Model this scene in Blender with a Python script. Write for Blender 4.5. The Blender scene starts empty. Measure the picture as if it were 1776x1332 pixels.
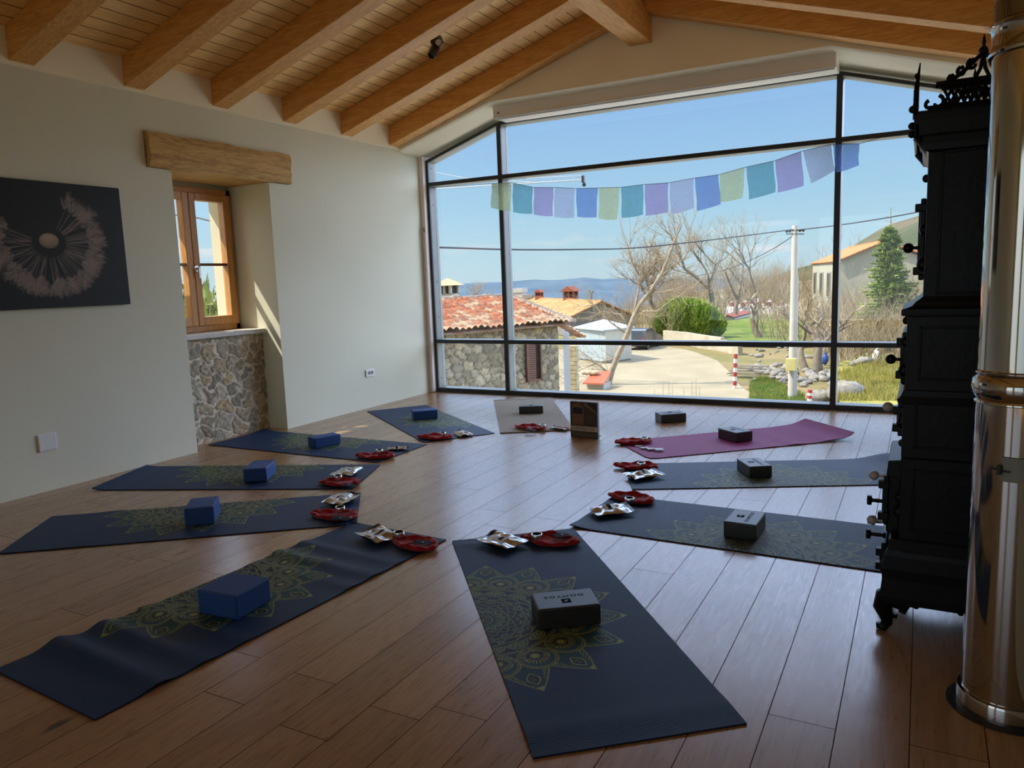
import bpy, bmesh, math, random
import numpy as np
from mathutils import Vector, Matrix
PI = math.pi
SC = bpy.context.scene
COL = SC.collection

# ------------------------------------------------------------------ camera
CAM = Vector((4.928, 0.0, 1.25))
YAW, PITCH, ROLL, FPX = 0.4978, 0.1376, -0.0356, 1311.3
_f = Vector((-math.sin(YAW)*math.cos(PITCH), math.cos(YAW)*math.cos(PITCH), -math.sin(PITCH)))
_r0 = Vector((math.cos(YAW), math.sin(YAW), 0)); _u0 = _r0.cross(_f)
_r = _r0*math.cos(ROLL) + _u0*math.sin(ROLL)
_u = -_r0*math.sin(ROLL) + _u0*math.cos(ROLL)
cd = bpy.data.cameras.new('camera'); cam = bpy.data.objects.new('camera', cd); COL.objects.link(cam)
cam.matrix_world = Matrix(((_r.x, _u.x, -_f.x, CAM.x), (_r.y, _u.y, -_f.y, CAM.y), (_r.z, _u.z, -_f.z, CAM.z), (0, 0, 0, 1)))
cd.sensor_width = 36; cd.lens = FPX/1776*36; cd.clip_start = .05; cd.clip_end = 30000
SC.camera = cam
SC.view_settings.view_transform = 'Standard'; SC.view_settings.look = 'None'
SC.view_settings.gamma = 1; SC.view_settings.use_curve_mapping = False
SC.view_settings.exposure = 0.0
SC.cycles.max_bounces = 10; SC.cycles.diffuse_bounces = 6; SC.cycles.transparent_max_bounces = 24
SC.cycles.glossy_bounces = 5; SC.cycles.sample_clamp_indirect = 6.0

def ray(px, py): return _f*FPX + _r*(px-888) - _u*(py-666)
def at_y(px, py, Y):            # where the line of sight through a photo pixel meets the plane y = Y
    d = ray(px, py); return CAM + d*((Y-CAM.y)/d.y)
def at_z(px, py, Z):            # ... meets the level z = Z
    d = ray(px, py); return CAM + d*((Z-CAM.z)/d.z)
def at_x(px, py, X):
    d = ray(px, py); return CAM + d*((X-CAM.x)/d.x)
def y_of_px(px, py, Y): return at_y(px, py, Y)

# ------------------------------------------------------------------ sky and sun
FILL_SKY = (3.4, 4.25, 6.2)  # radiance of the unseen sky band added for indoor light
W = bpy.data.worlds.new('world'); SC.world = W; W.use_nodes = True
wn = W.node_tree; wn.nodes.clear()
def N(nt, t, **k):
    n = nt.nodes.new(t)
    for a, v in k.items(): setattr(n, a, v)
    return n
def world():
    L = wn.links.new
    tc = N(wn, 'ShaderNodeTexCoord'); sp = N(wn, 'ShaderNodeSeparateXYZ'); L(tc.outputs['Generated'], sp.inputs[0])
    rp = N(wn, 'ShaderNodeValToRGB'); el = rp.color_ramp.elements
    el[0].position = 0; el[0].color = (.58, .76, .86, 1); el[1].position = 1; el[1].color = (.17, .36, .85, 1)
    for p, c in ((.04, (.52, .75, .88)), (.09, (.42, .69, .90)), (.16, (.35, .60, .90)), (.24, (.27, .49, .86)), (.40, (.23, .44, .85))):
        e = el.new(p); e.color = (*c, 1)
    L(sp.outputs['Z'], rp.inputs[0])
    # clouds low over the horizon
    mp = N(wn, 'ShaderNodeMapping'); mp.inputs['Scale'].default_value = (5, 5, 34); L(tc.outputs['Generated'], mp.inputs[0])
    no = N(wn, 'ShaderNodeTexNoise'); no.inputs['Scale'].default_value = 1.6; no.inputs['Detail'].default_value = 7; L(mp.outputs[0], no.inputs[0])
    cr = N(wn, 'ShaderNodeMapRange'); cr.inputs[1].default_value = .56; cr.inputs[2].default_value = .72; L(no.outputs[0], cr.inputs[0])
    band = N(wn, 'ShaderNodeValToRGB'); b = band.color_ramp.elements
    b[0].position = .005; b[0].color = (0, 0, 0, 1); b[1].position = .085; b[1].color = (0, 0, 0, 1)
    e = b.new(.03); e.color = (1, 1, 1, 1); e = b.new(.05); e.color = (.8, .8, .8, 1)
    L(sp.outputs['Z'], band.inputs[0])
    mu = N(wn, 'ShaderNodeMath', operation='MULTIPLY'); L(cr.outputs[0], mu.inputs[0]); L(band.outputs[0], mu.inputs[1])
    mx = N(wn, 'ShaderNodeMix', data_type='RGBA'); mx.inputs[7].default_value = (.78, .82, .88, 1)
    L(mu.outputs[0], mx.inputs[0]); L(rp.outputs[0], mx.inputs[6])
    # the bright part of the sky round the sun
    dp = N(wn, 'ShaderNodeVectorMath', operation='DOT_PRODUCT'); L(tc.outputs['Generated'], dp.inputs[0]); dp.inputs[1].default_value = SUNV
    mr = N(wn, 'ShaderNodeMapRange'); mr.inputs[1].default_value = .1; mr.inputs[2].default_value = 1; mr.inputs[3].default_value = 0; mr.inputs[4].default_value = 1; L(dp.outputs['Value'], mr.inputs[0])
    pw = N(wn, 'ShaderNodeMath', operation='POWER'); L(mr.outputs[0], pw.inputs[0]); pw.inputs[1].default_value = 2.0
    m2 = N(wn, 'ShaderNodeMix', data_type='RGBA', blend_type='ADD'); m2.inputs[0].default_value = 1
    sc = N(wn, 'ShaderNodeMix', data_type='RGBA', blend_type='MULTIPLY'); sc.inputs[0].default_value = 1; sc.inputs[7].default_value = (2.2, 2.1, 1.9, 1)
    L(pw.outputs[0], sc.inputs[6]); L(mx.outputs[2], m2.inputs[6]); L(sc.outputs[2], m2.inputs[7])
    # bright sky band added out of view, above and right, to light the room
    mz = N(wn, 'ShaderNodeMapRange', interpolation_type='SMOOTHSTEP'); mz.inputs[1].default_value = .285; mz.inputs[2].default_value = .37; L(sp.outputs['Z'], mz.inputs[0])
    mxx = N(wn, 'ShaderNodeMapRange', interpolation_type='SMOOTHSTEP'); mxx.inputs[1].default_value = .09; mxx.inputs[2].default_value = .26; L(sp.outputs['X'], mxx.inputs[0])
    mzz = N(wn, 'ShaderNodeMapRange'); mzz.inputs[1].default_value = .02; mzz.inputs[2].default_value = .15; L(sp.outputs['Z'], mzz.inputs[0])
    ml = N(wn, 'ShaderNodeMath', operation='MULTIPLY'); L(mxx.outputs[0], ml.inputs[0]); L(mzz.outputs[0], ml.inputs[1]); mxx.inputs[4].default_value = 1.35
    mq = N(wn, 'ShaderNodeMath', operation='MAXIMUM'); L(mz.outputs[0], mq.inputs[0]); L(ml.outputs[0], mq.inputs[1])
    mh = N(wn, 'ShaderNodeMapRange', interpolation_type='SMOOTHSTEP'); mh.inputs[1].default_value = .50; mh.inputs[2].default_value = .64; mh.inputs[3].default_value = 1; mh.inputs[4].default_value = .04; L(sp.outputs['Z'], mh.inputs[0])
    mf = N(wn, 'ShaderNodeMapRange', interpolation_type='SMOOTHSTEP'); mf.inputs[1].default_value = -.35; mf.inputs[2].default_value = .05; L(sp.outputs['Y'], mf.inputs[0])
    m5 = N(wn, 'ShaderNodeMath', operation='MULTIPLY'); L(mh.outputs[0], m5.inputs[0]); L(mf.outputs[0], m5.inputs[1])
    mm = N(wn, 'ShaderNodeMath', operation='MULTIPLY'); L(mq.outputs[0], mm.inputs[0]); L(m5.outputs[0], mm.inputs[1])
    m3 = N(wn, 'ShaderNodeMix', data_type='RGBA', clamp_factor=False); L(mm.outputs[0], m3.inputs[0]); L(m2.outputs[2], m3.inputs[6]); m3.inputs[7].default_value = (*FILL_SKY, 1); m2 = m3
    bg = N(wn, 'ShaderNodeBackground'); bg.inputs[1].default_value = 1.0; L(m2.outputs[2], bg.inputs[0])
    o = N(wn, 'ShaderNodeOutputWorld'); L(bg.outputs[0], o.inputs[0])
SUND = Vector((1.0, .63, -1.5)).normalized()      # the way the sunlight travels
SUNV = tuple(-SUND)
world()
sl = bpy.data.lights.new('sun', 'SUN'); sl.energy = 7.0; sl.angle = .009; sl.color = (1, .93, .82)
so = bpy.data.objects.new('sun', sl); COL.objects.link(so); so.rotation_euler = SUND.to_track_quat('-Z', 'Y').to_euler(); so.location = (-20, -10, 30)

# ------------------------------------------------------------------ mesh helpers
class MB:
    def __init__(s): s.v = []; s.f = []
    def add(s, vs, fs):
        n = len(s.v); s.v += [tuple(p) for p in vs]; s.f += [tuple(i+n for i in f) for f in fs]; return s
    def box(s, a, b):
        x0, y0, z0 = a; x1, y1, z1 = b
        return s.add([(x0,y0,z0),(x1,y0,z0),(x1,y1,z0),(x0,y1,z0),(x0,y0,z1),(x1,y0,z1),(x1,y1,z1),(x0,y1,z1)],
                     [(0,3,2,1),(4,5,6,7),(0,1,5,4),(1,2,6,5),(2,3,7,6),(3,0,4,7)])
    def cbox(s, c, d, rot=0, M=None):
        hx, hy, hz = d[0]/2, d[1]/2, d[2]/2
        R = M if M is not None else Matrix.Rotation(rot, 3, 'Z')
        vs = [Vector(c)+R @ Vector(p) for p in ((-hx,-hy,-hz),(hx,-hy,-hz),(hx,hy,-hz),(-hx,hy,-hz),(-hx,-hy,hz),(hx,-hy,hz),(hx,hy,hz),(-hx,hy,hz))]
        return s.add(vs, [(0,3,2,1),(4,5,6,7),(0,1,5,4),(1,2,6,5),(2,3,7,6),(3,0,4,7)])
    def prism(s, poly, ext):        # poly: 3-D points in order, ext: extrusion vector
        n = len(poly); e = Vector(ext); P = [Vector(p) for p in poly]
        return s.add(P+[p+e for p in P], [tuple(range(n))[::-1], tuple(range(n, 2*n))]+[(i, (i+1) % n, n+(i+1) % n, n+i) for i in range(n)])
    def tube(s, pts, rad, n=8, cap=True, flat=1.0):
        P = [Vector(p) for p in pts]; m = len(P)
        if not hasattr(rad, '__len__'): rad = [rad]*m
        vs = []; prev = None
        for i, p in enumerate(P):
            t = (P[min(i+1, m-1)]-P[max(i-1, 0)])
            if t.length < 1e-9: t = Vector((0, 0, 1))
            t.normalize()
            if prev is None: a = t.cross(Vector((0, 0, 1)) if abs(t.z) < .9 else Vector((1, 0, 0))).normalized()
            else:
                a = prev-t*prev.dot(t)
                a = a.normalized() if a.length > 1e-6 else t.cross(Vector((0, 0, 1)) if abs(t.z) < .9 else Vector((1, 0, 0))).normalized()
            prev = a; b = t.cross(a)
            for k in range(n):
                w = 2*PI*k/n; vs.append(p+(a*math.cos(w)+b*math.sin(w)*flat)*rad[i])
        fs = [(i*n+k, i*n+(k+1) % n, (i+1)*n+(k+1) % n, (i+1)*n+k) for i in range(m-1) for k in range(n)]
        if cap: fs += [tuple(range(n))[::-1], tuple((m-1)*n+k for k in range(n))]
        return s.add(vs, fs)
    def lathe(s, prof, c=(0, 0, 0), n=20, M=None):   # prof: (r, z) pairs
        R = M if M is not None else Matrix.Identity(3)
        vs = [Vector(c)+R @ Vector((r*math.cos(2*PI*k/n), r*math.sin(2*PI*k/n), z)) for r, z in prof for k in range(n)]
        m = len(prof)
        fs = [(i*n+k, i*n+(k+1) % n, (i+1)*n+(k+1) % n, (i+1)*n+k) for i in range(m-1) for k in range(n)]
        if prof[0][0] > 1e-6: fs.append(tuple(range(n))[::-1])
        if prof[-1][0] > 1e-6: fs.append(tuple((m-1)*n+k for k in range(n)))
        return s.add(vs, fs)
    def ball(s, c, r, n=10, sc=(1, 1, 1)):
        prof = [(max(math.sin(PI*i/6), 1e-4), -math.cos(PI*i/6)) for i in range(7)]
        vs = [(c[0]+a*math.cos(2*PI*k/n)*r*sc[0], c[1]+a*math.sin(2*PI*k/n)*r*sc[1], c[2]+z*r*sc[2]) for a, z in prof for k in range(n)]
        return s.add(vs, [(i*n+k, i*n+(k+1) % n, (i+1)*n+(k+1) % n, (i+1)*n+k) for i in range(6) for k in range(n)])
    def build(s, name, mat, parent=None, smooth=False, bevel=0, local=False, seg=2, props=None):
        me = bpy.data.meshes.new(name)
        off = Vector((0, 0, 0)) if (parent is None or local) else Vector(parent['_o'])
        me.from_pydata([(p[0]-off.x, p[1]-off.y, p[2]-off.z) for p in s.v], [], s.f); me.update()
        if len(s.f) < 3000:
            bm = bmesh.new(); bm.from_mesh(me); bmesh.ops.recalc_face_normals(bm, faces=bm.faces); bm.to_mesh(me); bm.free()
        o = bpy.data.objects.new(name, me); COL.objects.link(o)
        if parent is not None:
            o.parent = parent; o['_o'] = tuple(parent['_o'])
        if mat is not None: me.materials.append(mat)
        if smooth:
            me.polygons.foreach_set('use_smooth', [True]*len(me.polygons))
            if smooth != 'all':
                try: me.set_sharp_from_angle(angle=math.radians(38))
                except Exception: pass
        if bevel:
            b = o.modifiers.new('bevel', 'BEVEL'); b.width = bevel; b.segments = seg; b.limit_method = 'ANGLE'; b.angle_limit = math.radians(40)
            b.harden_normals = False
        return o
def thing(name, label, cat, loc=(0, 0, 0), group=None):
    o = bpy.data.objects.new(name, None); COL.objects.link(o); o.location = loc; o['_o'] = tuple(loc)
    o.empty_display_size = .05
    return tag(o, label, cat, group)
def tag(o, label, cat, group=None, kind=None):
    o['label'] = label; o['category'] = cat
    if group: o['group'] = group
    if kind: o['kind'] = kind
    return o
def struct(o, label=None, cat=None):
    o['kind'] = 'structure'
    if label: o['label'] = label
    if cat: o['category'] = cat
    return o
def dup(root, loc=None, rotz=None, label=None, scale=None, group=None):
    r = root.copy(); COL.objects.link(r)
    if loc is not None: r.location = loc
    if rotz is not None: r.rotation_euler = (0, 0, rotz)
    if scale is not None: r.scale = (scale,)*3 if not hasattr(scale, '__len__') else scale
    if label: r['label'] = label
    if group: r['group'] = group
    for ch in list(root.children):
        c = ch.copy(); COL.objects.link(c); c.parent = r
        for g in list(ch.children):
            d = g.copy(); COL.objects.link(d); d.parent = c
    return r
def grid_mesh(name, nx, ny, fn, mat, parent=None, smooth=True, attr=None, local=False):
    """fn(u,v)->arrays X,Y,Z for u,v grids in 0..1"""
    u, v = np.meshgrid(np.linspace(0, 1, nx), np.linspace(0, 1, ny))
    X, Y, Z = fn(u, v)
    co = np.stack([X.ravel(), Y.ravel(), Z.ravel()], 1)
    if parent is not None and not local: co = co-np.array(parent['_o'])
    i = np.arange(nx*ny).reshape(ny, nx)
    q = np.stack([i[:-1, :-1], i[:-1, 1:], i[1:, 1:], i[1:, :-1]], -1).reshape(-1, 4)
    me = bpy.data.meshes.new(name)
    me.vertices.add(len(co)); me.vertices.foreach_set('co', co.astype(np.float32).ravel())
    me.loops.add(q.size); me.loops.foreach_set('vertex_index', q.astype(np.int32).ravel())
    me.polygons.add(len(q)); me.polygons.foreach_set('loop_start', np.arange(0, q.size, 4, dtype=np.int32))
    me.update(calc_edges=True); me.validate()
    if smooth: me.polygons.foreach_set('use_smooth', [True]*len(me.polygons))
    if attr is not None:
        a = me.color_attributes.new('tint', 'FLOAT_COLOR', 'POINT')
        c = np.ones((nx*ny, 4), np.float32); c[:, :3] = attr(u, v).reshape(-1, 3); a.data.foreach_set('color', c.ravel())
    o = bpy.data.objects.new(name, me); COL.objects.link(o); me.materials.append(mat)
    if parent is not None: o.parent = parent; o['_o'] = tuple(parent['_o'])
    return o

# ------------------------------------------------------------------ materials
def mat0(name):
    m = bpy.data.materials.new(name); m.use_nodes = True; nt = m.node_tree; nt.nodes.clear()
    o = N(nt, 'ShaderNodeOutputMaterial'); p = N(nt, 'ShaderNodeBsdfPrincipled'); nt.links.new(p.outputs[0], o.inputs[0])
    return m, nt, p, o
def mat(name, c1, c2=None, scale=8, rough=.6, metal=0, bump=0, bscale=None, stretch=(1, 1, 1), detail=5, spec=None, contrast=1, rvar=0, coat=0, sheen=0, dist=.01):
    m, nt, p, o = mat0(name); L = nt.links.new
    p.inputs['Roughness'].default_value = rough; p.inputs['Metallic'].default_value = metal
    p.inputs['Specular IOR Level'].default_value = spec if spec is not None else (.5 if rough < .75 else .12); p.inputs['Coat Weight'].default_value = coat
    p.inputs['Sheen Weight'].default_value = sheen
    tc = N(nt, 'ShaderNodeTexCoord'); mp = N(nt, 'ShaderNodeMapping'); mp.inputs['Scale'].default_value = stretch; L(tc.outputs['Object'], mp.inputs[0])
    no = N(nt, 'ShaderNodeTexNoise'); no.inputs['Scale'].default_value = scale; no.inputs['Detail'].default_value = detail; L(mp.outputs[0], no.inputs[0])
    c2 = c2 or tuple(x*.8 for x in c1)
    mr = N(nt, 'ShaderNodeMapRange'); mr.inputs[1].default_value = .5-.25/contrast; mr.inputs[2].default_value = .5+.25/contrast; L(no.outputs[0], mr.inputs[0])
    mx = N(nt, 'ShaderNodeMix', data_type='RGBA'); mx.inputs[6].default_value = (*c1, 1); mx.inputs[7].default_value = (*c2, 1)
    L(mr.outputs[0], mx.inputs[0]); L(mx.outputs[2], p.inputs['Base Color'])
    if bump:
        n2 = N(nt, 'ShaderNodeTexNoise'); n2.inputs['Scale'].default_value = bscale or scale*4; n2.inputs['Detail'].default_value = 6; L(mp.outputs[0], n2.inputs[0])
        b = N(nt, 'ShaderNodeBump'); b.inputs['Strength'].default_value = bump; b.inputs['Distance'].default_value = dist
        L(n2.outputs[0], b.inputs['Height']); L(b.outputs[0], p.inputs['Normal'])
    return m
def mth(nt, op, a, b=None, c=None):
    n = N(nt, 'ShaderNodeMath', operation=op)
    for i, x in enumerate((a, b, c)):
        if x is None: continue
        if isinstance(x, (int, float)): n.inputs[i].default_value = x
        else: nt.links.new(x, n.inputs[i])
    return n.outputs[0]
def wood_mat(name, base, dark, light, axis='Y', rough=.4, plank=None, length=2.0, off=0, gap=.0014, knots=True, spec=.5, across='X', grain=1.0, gapcol=(.03, .015, .006), pvar=.35, bumpk=.25, ofs2=0., coat=0, fine=1.0, ringk=1.0):
    """wood whose grain runs along AXIS; PLANK = board width laid across ACROSS, LENGTH = board length"""
    m, nt, p, o = mat0(name); L = nt.links.new
    p.inputs['Specular IOR Level'].default_value = spec
    if coat: p.inputs['Coat Weight'].default_value = coat; p.inputs['Coat Roughness'].default_value = .22; p.inputs['Coat IOR'].default_value = 1.5
    tc = N(nt, 'ShaderNodeTexCoord'); sp = N(nt, 'ShaderNodeSeparateXYZ'); L(tc.outputs['Object'], sp.inputs[0])
    al, ac = sp.outputs[axis], sp.outputs[across]; third = [k for k in 'XYZ' if k not in (axis, across)][0]
    rnd = None
    if plank:
        u = mth(nt, 'DIVIDE', mth(nt, 'SUBTRACT', ac, off), plank); row = mth(nt, 'FLOOR', u)
        w1 = N(nt, 'ShaderNodeTexWhiteNoise', noise_dimensions='1D'); L(row, w1.inputs['W'])
        v = mth(nt, 'ADD', mth(nt, 'DIVIDE', al, length), mth(nt, 'ADD', mth(nt, 'MULTIPLY', w1.outputs[0], 7.31), ofs2))
        cell = mth(nt, 'FLOOR', v)
        w2 = N(nt, 'ShaderNodeTexWhiteNoise', noise_dimensions='2D'); cb = N(nt, 'ShaderNodeCombineXYZ'); L(row, cb.inputs[0]); L(cell, cb.inputs[1]); L(cb.outputs[0], w2.inputs['Vector'])
        rnd = w2.outputs[0]
        fu = mth(nt, 'FRACT', u); fv = mth(nt, 'FRACT', v)
        du = mth(nt, 'MULTIPLY', mth(nt, 'MINIMUM', fu, mth(nt, 'SUBTRACT', 1.0, fu)), plank)
        dv = mth(nt, 'MULTIPLY', mth(nt, 'MINIMUM', fv, mth(nt, 'SUBTRACT', 1.0, fv)), length)
        d = mth(nt, 'MINIMUM', du, dv); gapm = mth(nt, 'LESS_THAN', d, gap)
    cb2 = N(nt, 'ShaderNodeCombineXYZ')
    L(mth(nt, 'MULTIPLY', al, .9), cb2.inputs[0]); L(mth(nt, 'MULTIPLY', ac, 9), cb2.inputs[1])
    z = mth(nt, 'MULTIPLY', sp.outputs[third], 9)
    if rnd is not None: z = mth(nt, 'ADD', z, mth(nt, 'MULTIPLY', rnd, 37.0))
    L(z, cb2.inputs[2])
    n1 = N(nt, 'ShaderNodeTexNoise'); n1.inputs['Scale'].default_value = 1.2; n1.inputs['Detail'].default_value = 3; n1.inputs['Distortion'].default_value = .6; L(cb2.outputs[0], n1.inputs[0])
    rings = mth(nt, 'SINE', mth(nt, 'MULTIPLY', n1.outputs[0], 42.0))
    n2 = N(nt, 'ShaderNodeTexNoise'); n2.inputs['Scale'].default_value = 14; n2.inputs['Detail'].default_value = 6; L(cb2.outputs[0], n2.inputs[0])
    g = mth(nt, 'ADD', mth(nt, 'MULTIPLY', rings, .16*grain*ringk), mth(nt, 'MULTIPLY', mth(nt, 'SUBTRACT', n2.outputs[0], .5), 1.3*grain*fine))
    if rnd is not None: g = mth(nt, 'ADD', g, mth(nt, 'MULTIPLY', mth(nt, 'SUBTRACT', rnd, .5), pvar*2))
    g = mth(nt, 'ADD', g, .5)
    rp = N(nt, 'ShaderNodeValToRGB'); e = rp.color_ramp.elements; e[0].position = .0; e[0].color = (*dark, 1); e[1].position = 1; e[1].color = (*light, 1)
    k = e.new(.5); k.color = (*base, 1); L(g, rp.inputs[0])
    colr = rp.outputs[0]
    if knots:
        vo = N(nt, 'ShaderNodeTexVoronoi'); vo.inputs['Scale'].default_value = 1.0
        cb3 = N(nt, 'ShaderNodeCombineXYZ'); L(mth(nt, 'MULTIPLY', al, 1.15), cb3.inputs[0]); L(mth(nt, 'MULTIPLY', ac, 3.4), cb3.inputs[1]); L(mth(nt, 'MULTIPLY', sp.outputs[third], 3.4), cb3.inputs[2]); L(cb3.outputs[0], vo.inputs[0])
        km = N(nt, 'ShaderNodeMapRange'); km.inputs[1].default_value = .03; km.inputs[2].default_value = .075; km.inputs[3].default_value = .85; km.inputs[4].default_value = 0; L(vo.outputs['Distance'], km.inputs[0])
        mk = N(nt, 'ShaderNodeMix', data_type='RGBA'); L(km.outputs[0], mk.inputs[0]); L(colr, mk.inputs[6]); mk.inputs[7].default_value = (dark[0]*.25, dark[1]*.22, dark[2]*.2, 1); colr = mk.outputs[2]
    if plank:
        mg = N(nt, 'ShaderNodeMix', data_type='RGBA'); L(gapm, mg.inputs[0]); L(colr, mg.inputs[6]); mg.inputs[7].default_value = (*gapcol, 1); colr = mg.outputs[2]
        keep = mth(nt, 'SUBTRACT', 1.0, gapm); L(mth(nt, 'MULTIPLY', keep, spec), p.inputs['Specular IOR Level'])
        if coat: L(mth(nt, 'MULTIPLY', keep, coat), p.inputs['Coat Weight'])
    L(colr, p.inputs['Base Color'])
    rr = N(nt, 'ShaderNodeMapRange'); rr.inputs[1].default_value = .3; rr.inputs[2].default_value = .7; rr.inputs[3].default_value = rough-.05; rr.inputs[4].default_value = rough+.08; L(n2.outputs[0], rr.inputs[0]); L(rr.outputs[0], p.inputs['Roughness'])
    h = mth(nt, 'MULTIPLY', g, .3)
    if plank: h = mth(nt, 'SUBTRACT', h, mth(nt, 'MULTIPLY', mth(nt, 'LESS_THAN', d, gap*2), 1.5))
    b = N(nt, 'ShaderNodeBump'); b.inputs['Strength'].default_value = bumpk; b.inputs['Distance'].default_value = .004; L(h, b.inputs['Height']); L(b.outputs[0], p.inputs['Normal'])
    return m
def attr_mat(name, rough=.8, bump=.2, bscale=60, nmix=.25, spec=.3, rib=None, sheen=0):
    m, nt, p, o = mat0(name); L = nt.links.new
    a = N(nt, 'ShaderNodeAttribute', attribute_name='tint'); tc = N(nt, 'ShaderNodeTexCoord')
    no = N(nt, 'ShaderNodeTexNoise'); no.inputs['Scale'].default_value = bscale; no.inputs['Detail'].default_value = 5; L(tc.outputs['Object'], no.inputs[0])
    mr = N(nt, 'ShaderNodeMapRange'); mr.inputs[1].default_value = .3; mr.inputs[2].default_value = .7; mr.inputs[3].default_value = 1-nmix; mr.inputs[4].default_value = 1+nmix; L(no.outputs[0], mr.inputs[0])
    mx = N(nt, 'ShaderNodeVectorMath', operation='SCALE'); L(a.outputs['Color'], mx.inputs[0]); L(mr.outputs[0], mx.inputs['Scale']); L(mx.outputs[0], p.inputs['Base Color'])
    p.inputs['Roughness'].default_value = rough; p.inputs['Specular IOR Level'].default_value = spec; p.inputs['Sheen Weight'].default_value = sheen
    b = N(nt, 'ShaderNodeBump'); b.inputs['Strength'].default_value = bump; b.inputs['Distance'].default_value = .004
    if rib:
        sp = N(nt, 'ShaderNodeSeparateXYZ'); L(tc.outputs['Object'], sp.inputs[0])
        h = mth(nt, 'ADD', mth(nt, 'MULTIPLY', mth(nt, 'SINE', mth(nt, 'MULTIPLY', sp.outputs['Y'], 2*PI/rib)), .3), mth(nt, 'MULTIPLY', no.outputs[0], .4)); L(h, b.inputs['Height'])
    else: L(no.outputs[0], b.inputs['Height'])
    L(b.outputs[0], p.inputs['Normal'])
    return m
def glass_mat(name, tint=(.985, .995, .99), k=1.0):
    m = bpy.data.materials.new(name); m.use_nodes = True; nt = m.node_tree; nt.nodes.clear(); L = nt.links.new
    o = N(nt, 'ShaderNodeOutputMaterial'); t = N(nt, 'ShaderNodeBsdfTransparent'); t.inputs[0].default_value = (*tint, 1)
    g = N(nt, 'ShaderNodeBsdfGlossy'); g.inputs['Roughness'].default_value = .0; fr = N(nt, 'ShaderNodeLayerWeight'); fr.inputs[0].default_value = .5; fac = mth(nt, 'ADD', mth(nt, 'MULTIPLY', mth(nt, 'POWER', fr.outputs['Facing'], 5.0), .9), .035)
    mx = N(nt, 'ShaderNodeMixShader'); L(mth(nt, 'MULTIPLY', fac, k), mx.inputs[0]); L(t.outputs[0], mx.inputs[1]); L(g.outputs[0], mx.inputs[2]); L(mx.outputs[0], o.inputs[0])
    return m
def flag_mat(name, c):
    m = bpy.data.materials.new(name); m.use_nodes = True; nt = m.node_tree; nt.nodes.clear(); L = nt.links.new
    o = N(nt, 'ShaderNodeOutputMaterial'); t = N(nt, 'ShaderNodeBsdfTransparent'); t.inputs[0].default_value = (*[min(1, x*.45+.5) for x in c], 1)
    tl = N(nt, 'ShaderNodeBsdfTranslucent'); tl.inputs[0].default_value = (*c, 1); df = N(nt, 'ShaderNodeBsdfDiffuse'); df.inputs[0].default_value = (*c, 1)
    tc = N(nt, 'ShaderNodeTexCoord'); no = N(nt, 'ShaderNodeTexNoise'); no.inputs['Scale'].default_value = 45; no.inputs['Detail'].default_value = 6; L(tc.outputs['Object'], no.inputs[0])
    wv = N(nt, 'ShaderNodeTexWave', bands_direction='Z'); wv.inputs['Scale'].default_value = 22; wv.inputs['Distortion'].default_value = 3; L(tc.outputs['Object'], wv.inputs[0])
    f = mth(nt, 'ADD', mth(nt, 'MULTIPLY', no.outputs[0], .5), mth(nt, 'ADD', mth(nt, 'MULTIPLY', wv.outputs['Fac'], .08), .30))
    m1 = N(nt, 'ShaderNodeMixShader'); m1.inputs[0].default_value = .35; L(tl.outputs[0], m1.inputs[1]); L(df.outputs[0], m1.inputs[2])
    m2 = N(nt, 'ShaderNodeMixShader'); L(f, m2.inputs[0]); L(t.outputs[0], m2.inputs[1]); L(m1.outputs[0], m2.inputs[2]); L(m2.outputs[0], o.inputs[0])
    return m
rng = random.Random(7)
# ================================================================== THE ROOM
D = 7.15; XR = 5.32; XM = 2.675; YB = -3.4
def zb(x): return 2.672+.31*(XM-abs(x-XM))          # underside of the rafters
def zc(x): return zb(x)+.1925                         # underside of the boards
m_floor = wood_mat('oak_floor', (.34, .19, .085), (.19, .095, .038), (.46, .28, .145), 'Y', .30, .178, 1.75, .134, knots=True, spec=.5, pvar=.16, bumpk=.22, coat=.5, grain=.38, fine=.5, ringk=1.9)
m_wall = mat('wall_paint', (.745, .73, .57), (.705, .69, .53), 1.6, .85, bump=.10, bscale=220, dist=.003)
m_cream = mat('cream_plaster', (.93, .86, .66), (.90, .82, .62), 2, .85, bump=.08, bscale=120, dist=.003)
m_beam = wood_mat('rafter_wood', (.62, .30, .07), (.40, .16, .03), (.82, .48, .15), 'X', .55, knots=True, across='Z', grain=.7, bumpk=.3)
m_ridge = wood_mat('ridge_wood', (.62, .30, .07), (.40, .16, .03), (.82, .48, .15), 'Y', .55, knots=True, across='X', grain=.7, bumpk=.3)
m_board = wood_mat('ceiling_boards', (.90, .56, .20), (.66, .35, .10), (.97, .70, .32), 'Y', .5, .107, 3.1, .098, knots=True, grain=.6, gap=.0028, pvar=.12)
m_white = mat('white_lacquer', (.80, .79, .75), (.76, .75, .71), 3, .35)
m_black = mat('black_frame_paint', (.012, .013, .014), (.02, .02, .022), 20, .4)
m_alu = mat('grey_powdercoat', (.24, .25, .22), (.20, .21, .185), 12, .45)
m_glass = glass_mat('window_glass')

o = struct(MB().box((-.7, YB, -.25), (XR+.3, D+.02, 0)).build('floor', m_floor))
# ceiling: two slopes of boards
for s in (0, 1):
    if s == 0: poly = [(-.7, zc(-.7+0)+0, ), (XM, zc(XM))]
    x0, x1 = (-.9, XM) if s == 0 else (XM, 2*XM+.9)
    z = lambda x: 2.867+.31*(XM-abs(x-XM))
    struct(MB().prism([(x0, YB-.3, z(x0)), (x1, YB-.3, z(x1)), (x1, YB-.3, z(x1)+.3), (x0, YB-.3, z(x0)+.3)], (0, D+.6-YB, 0)).build('ceiling', m_board))
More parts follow.
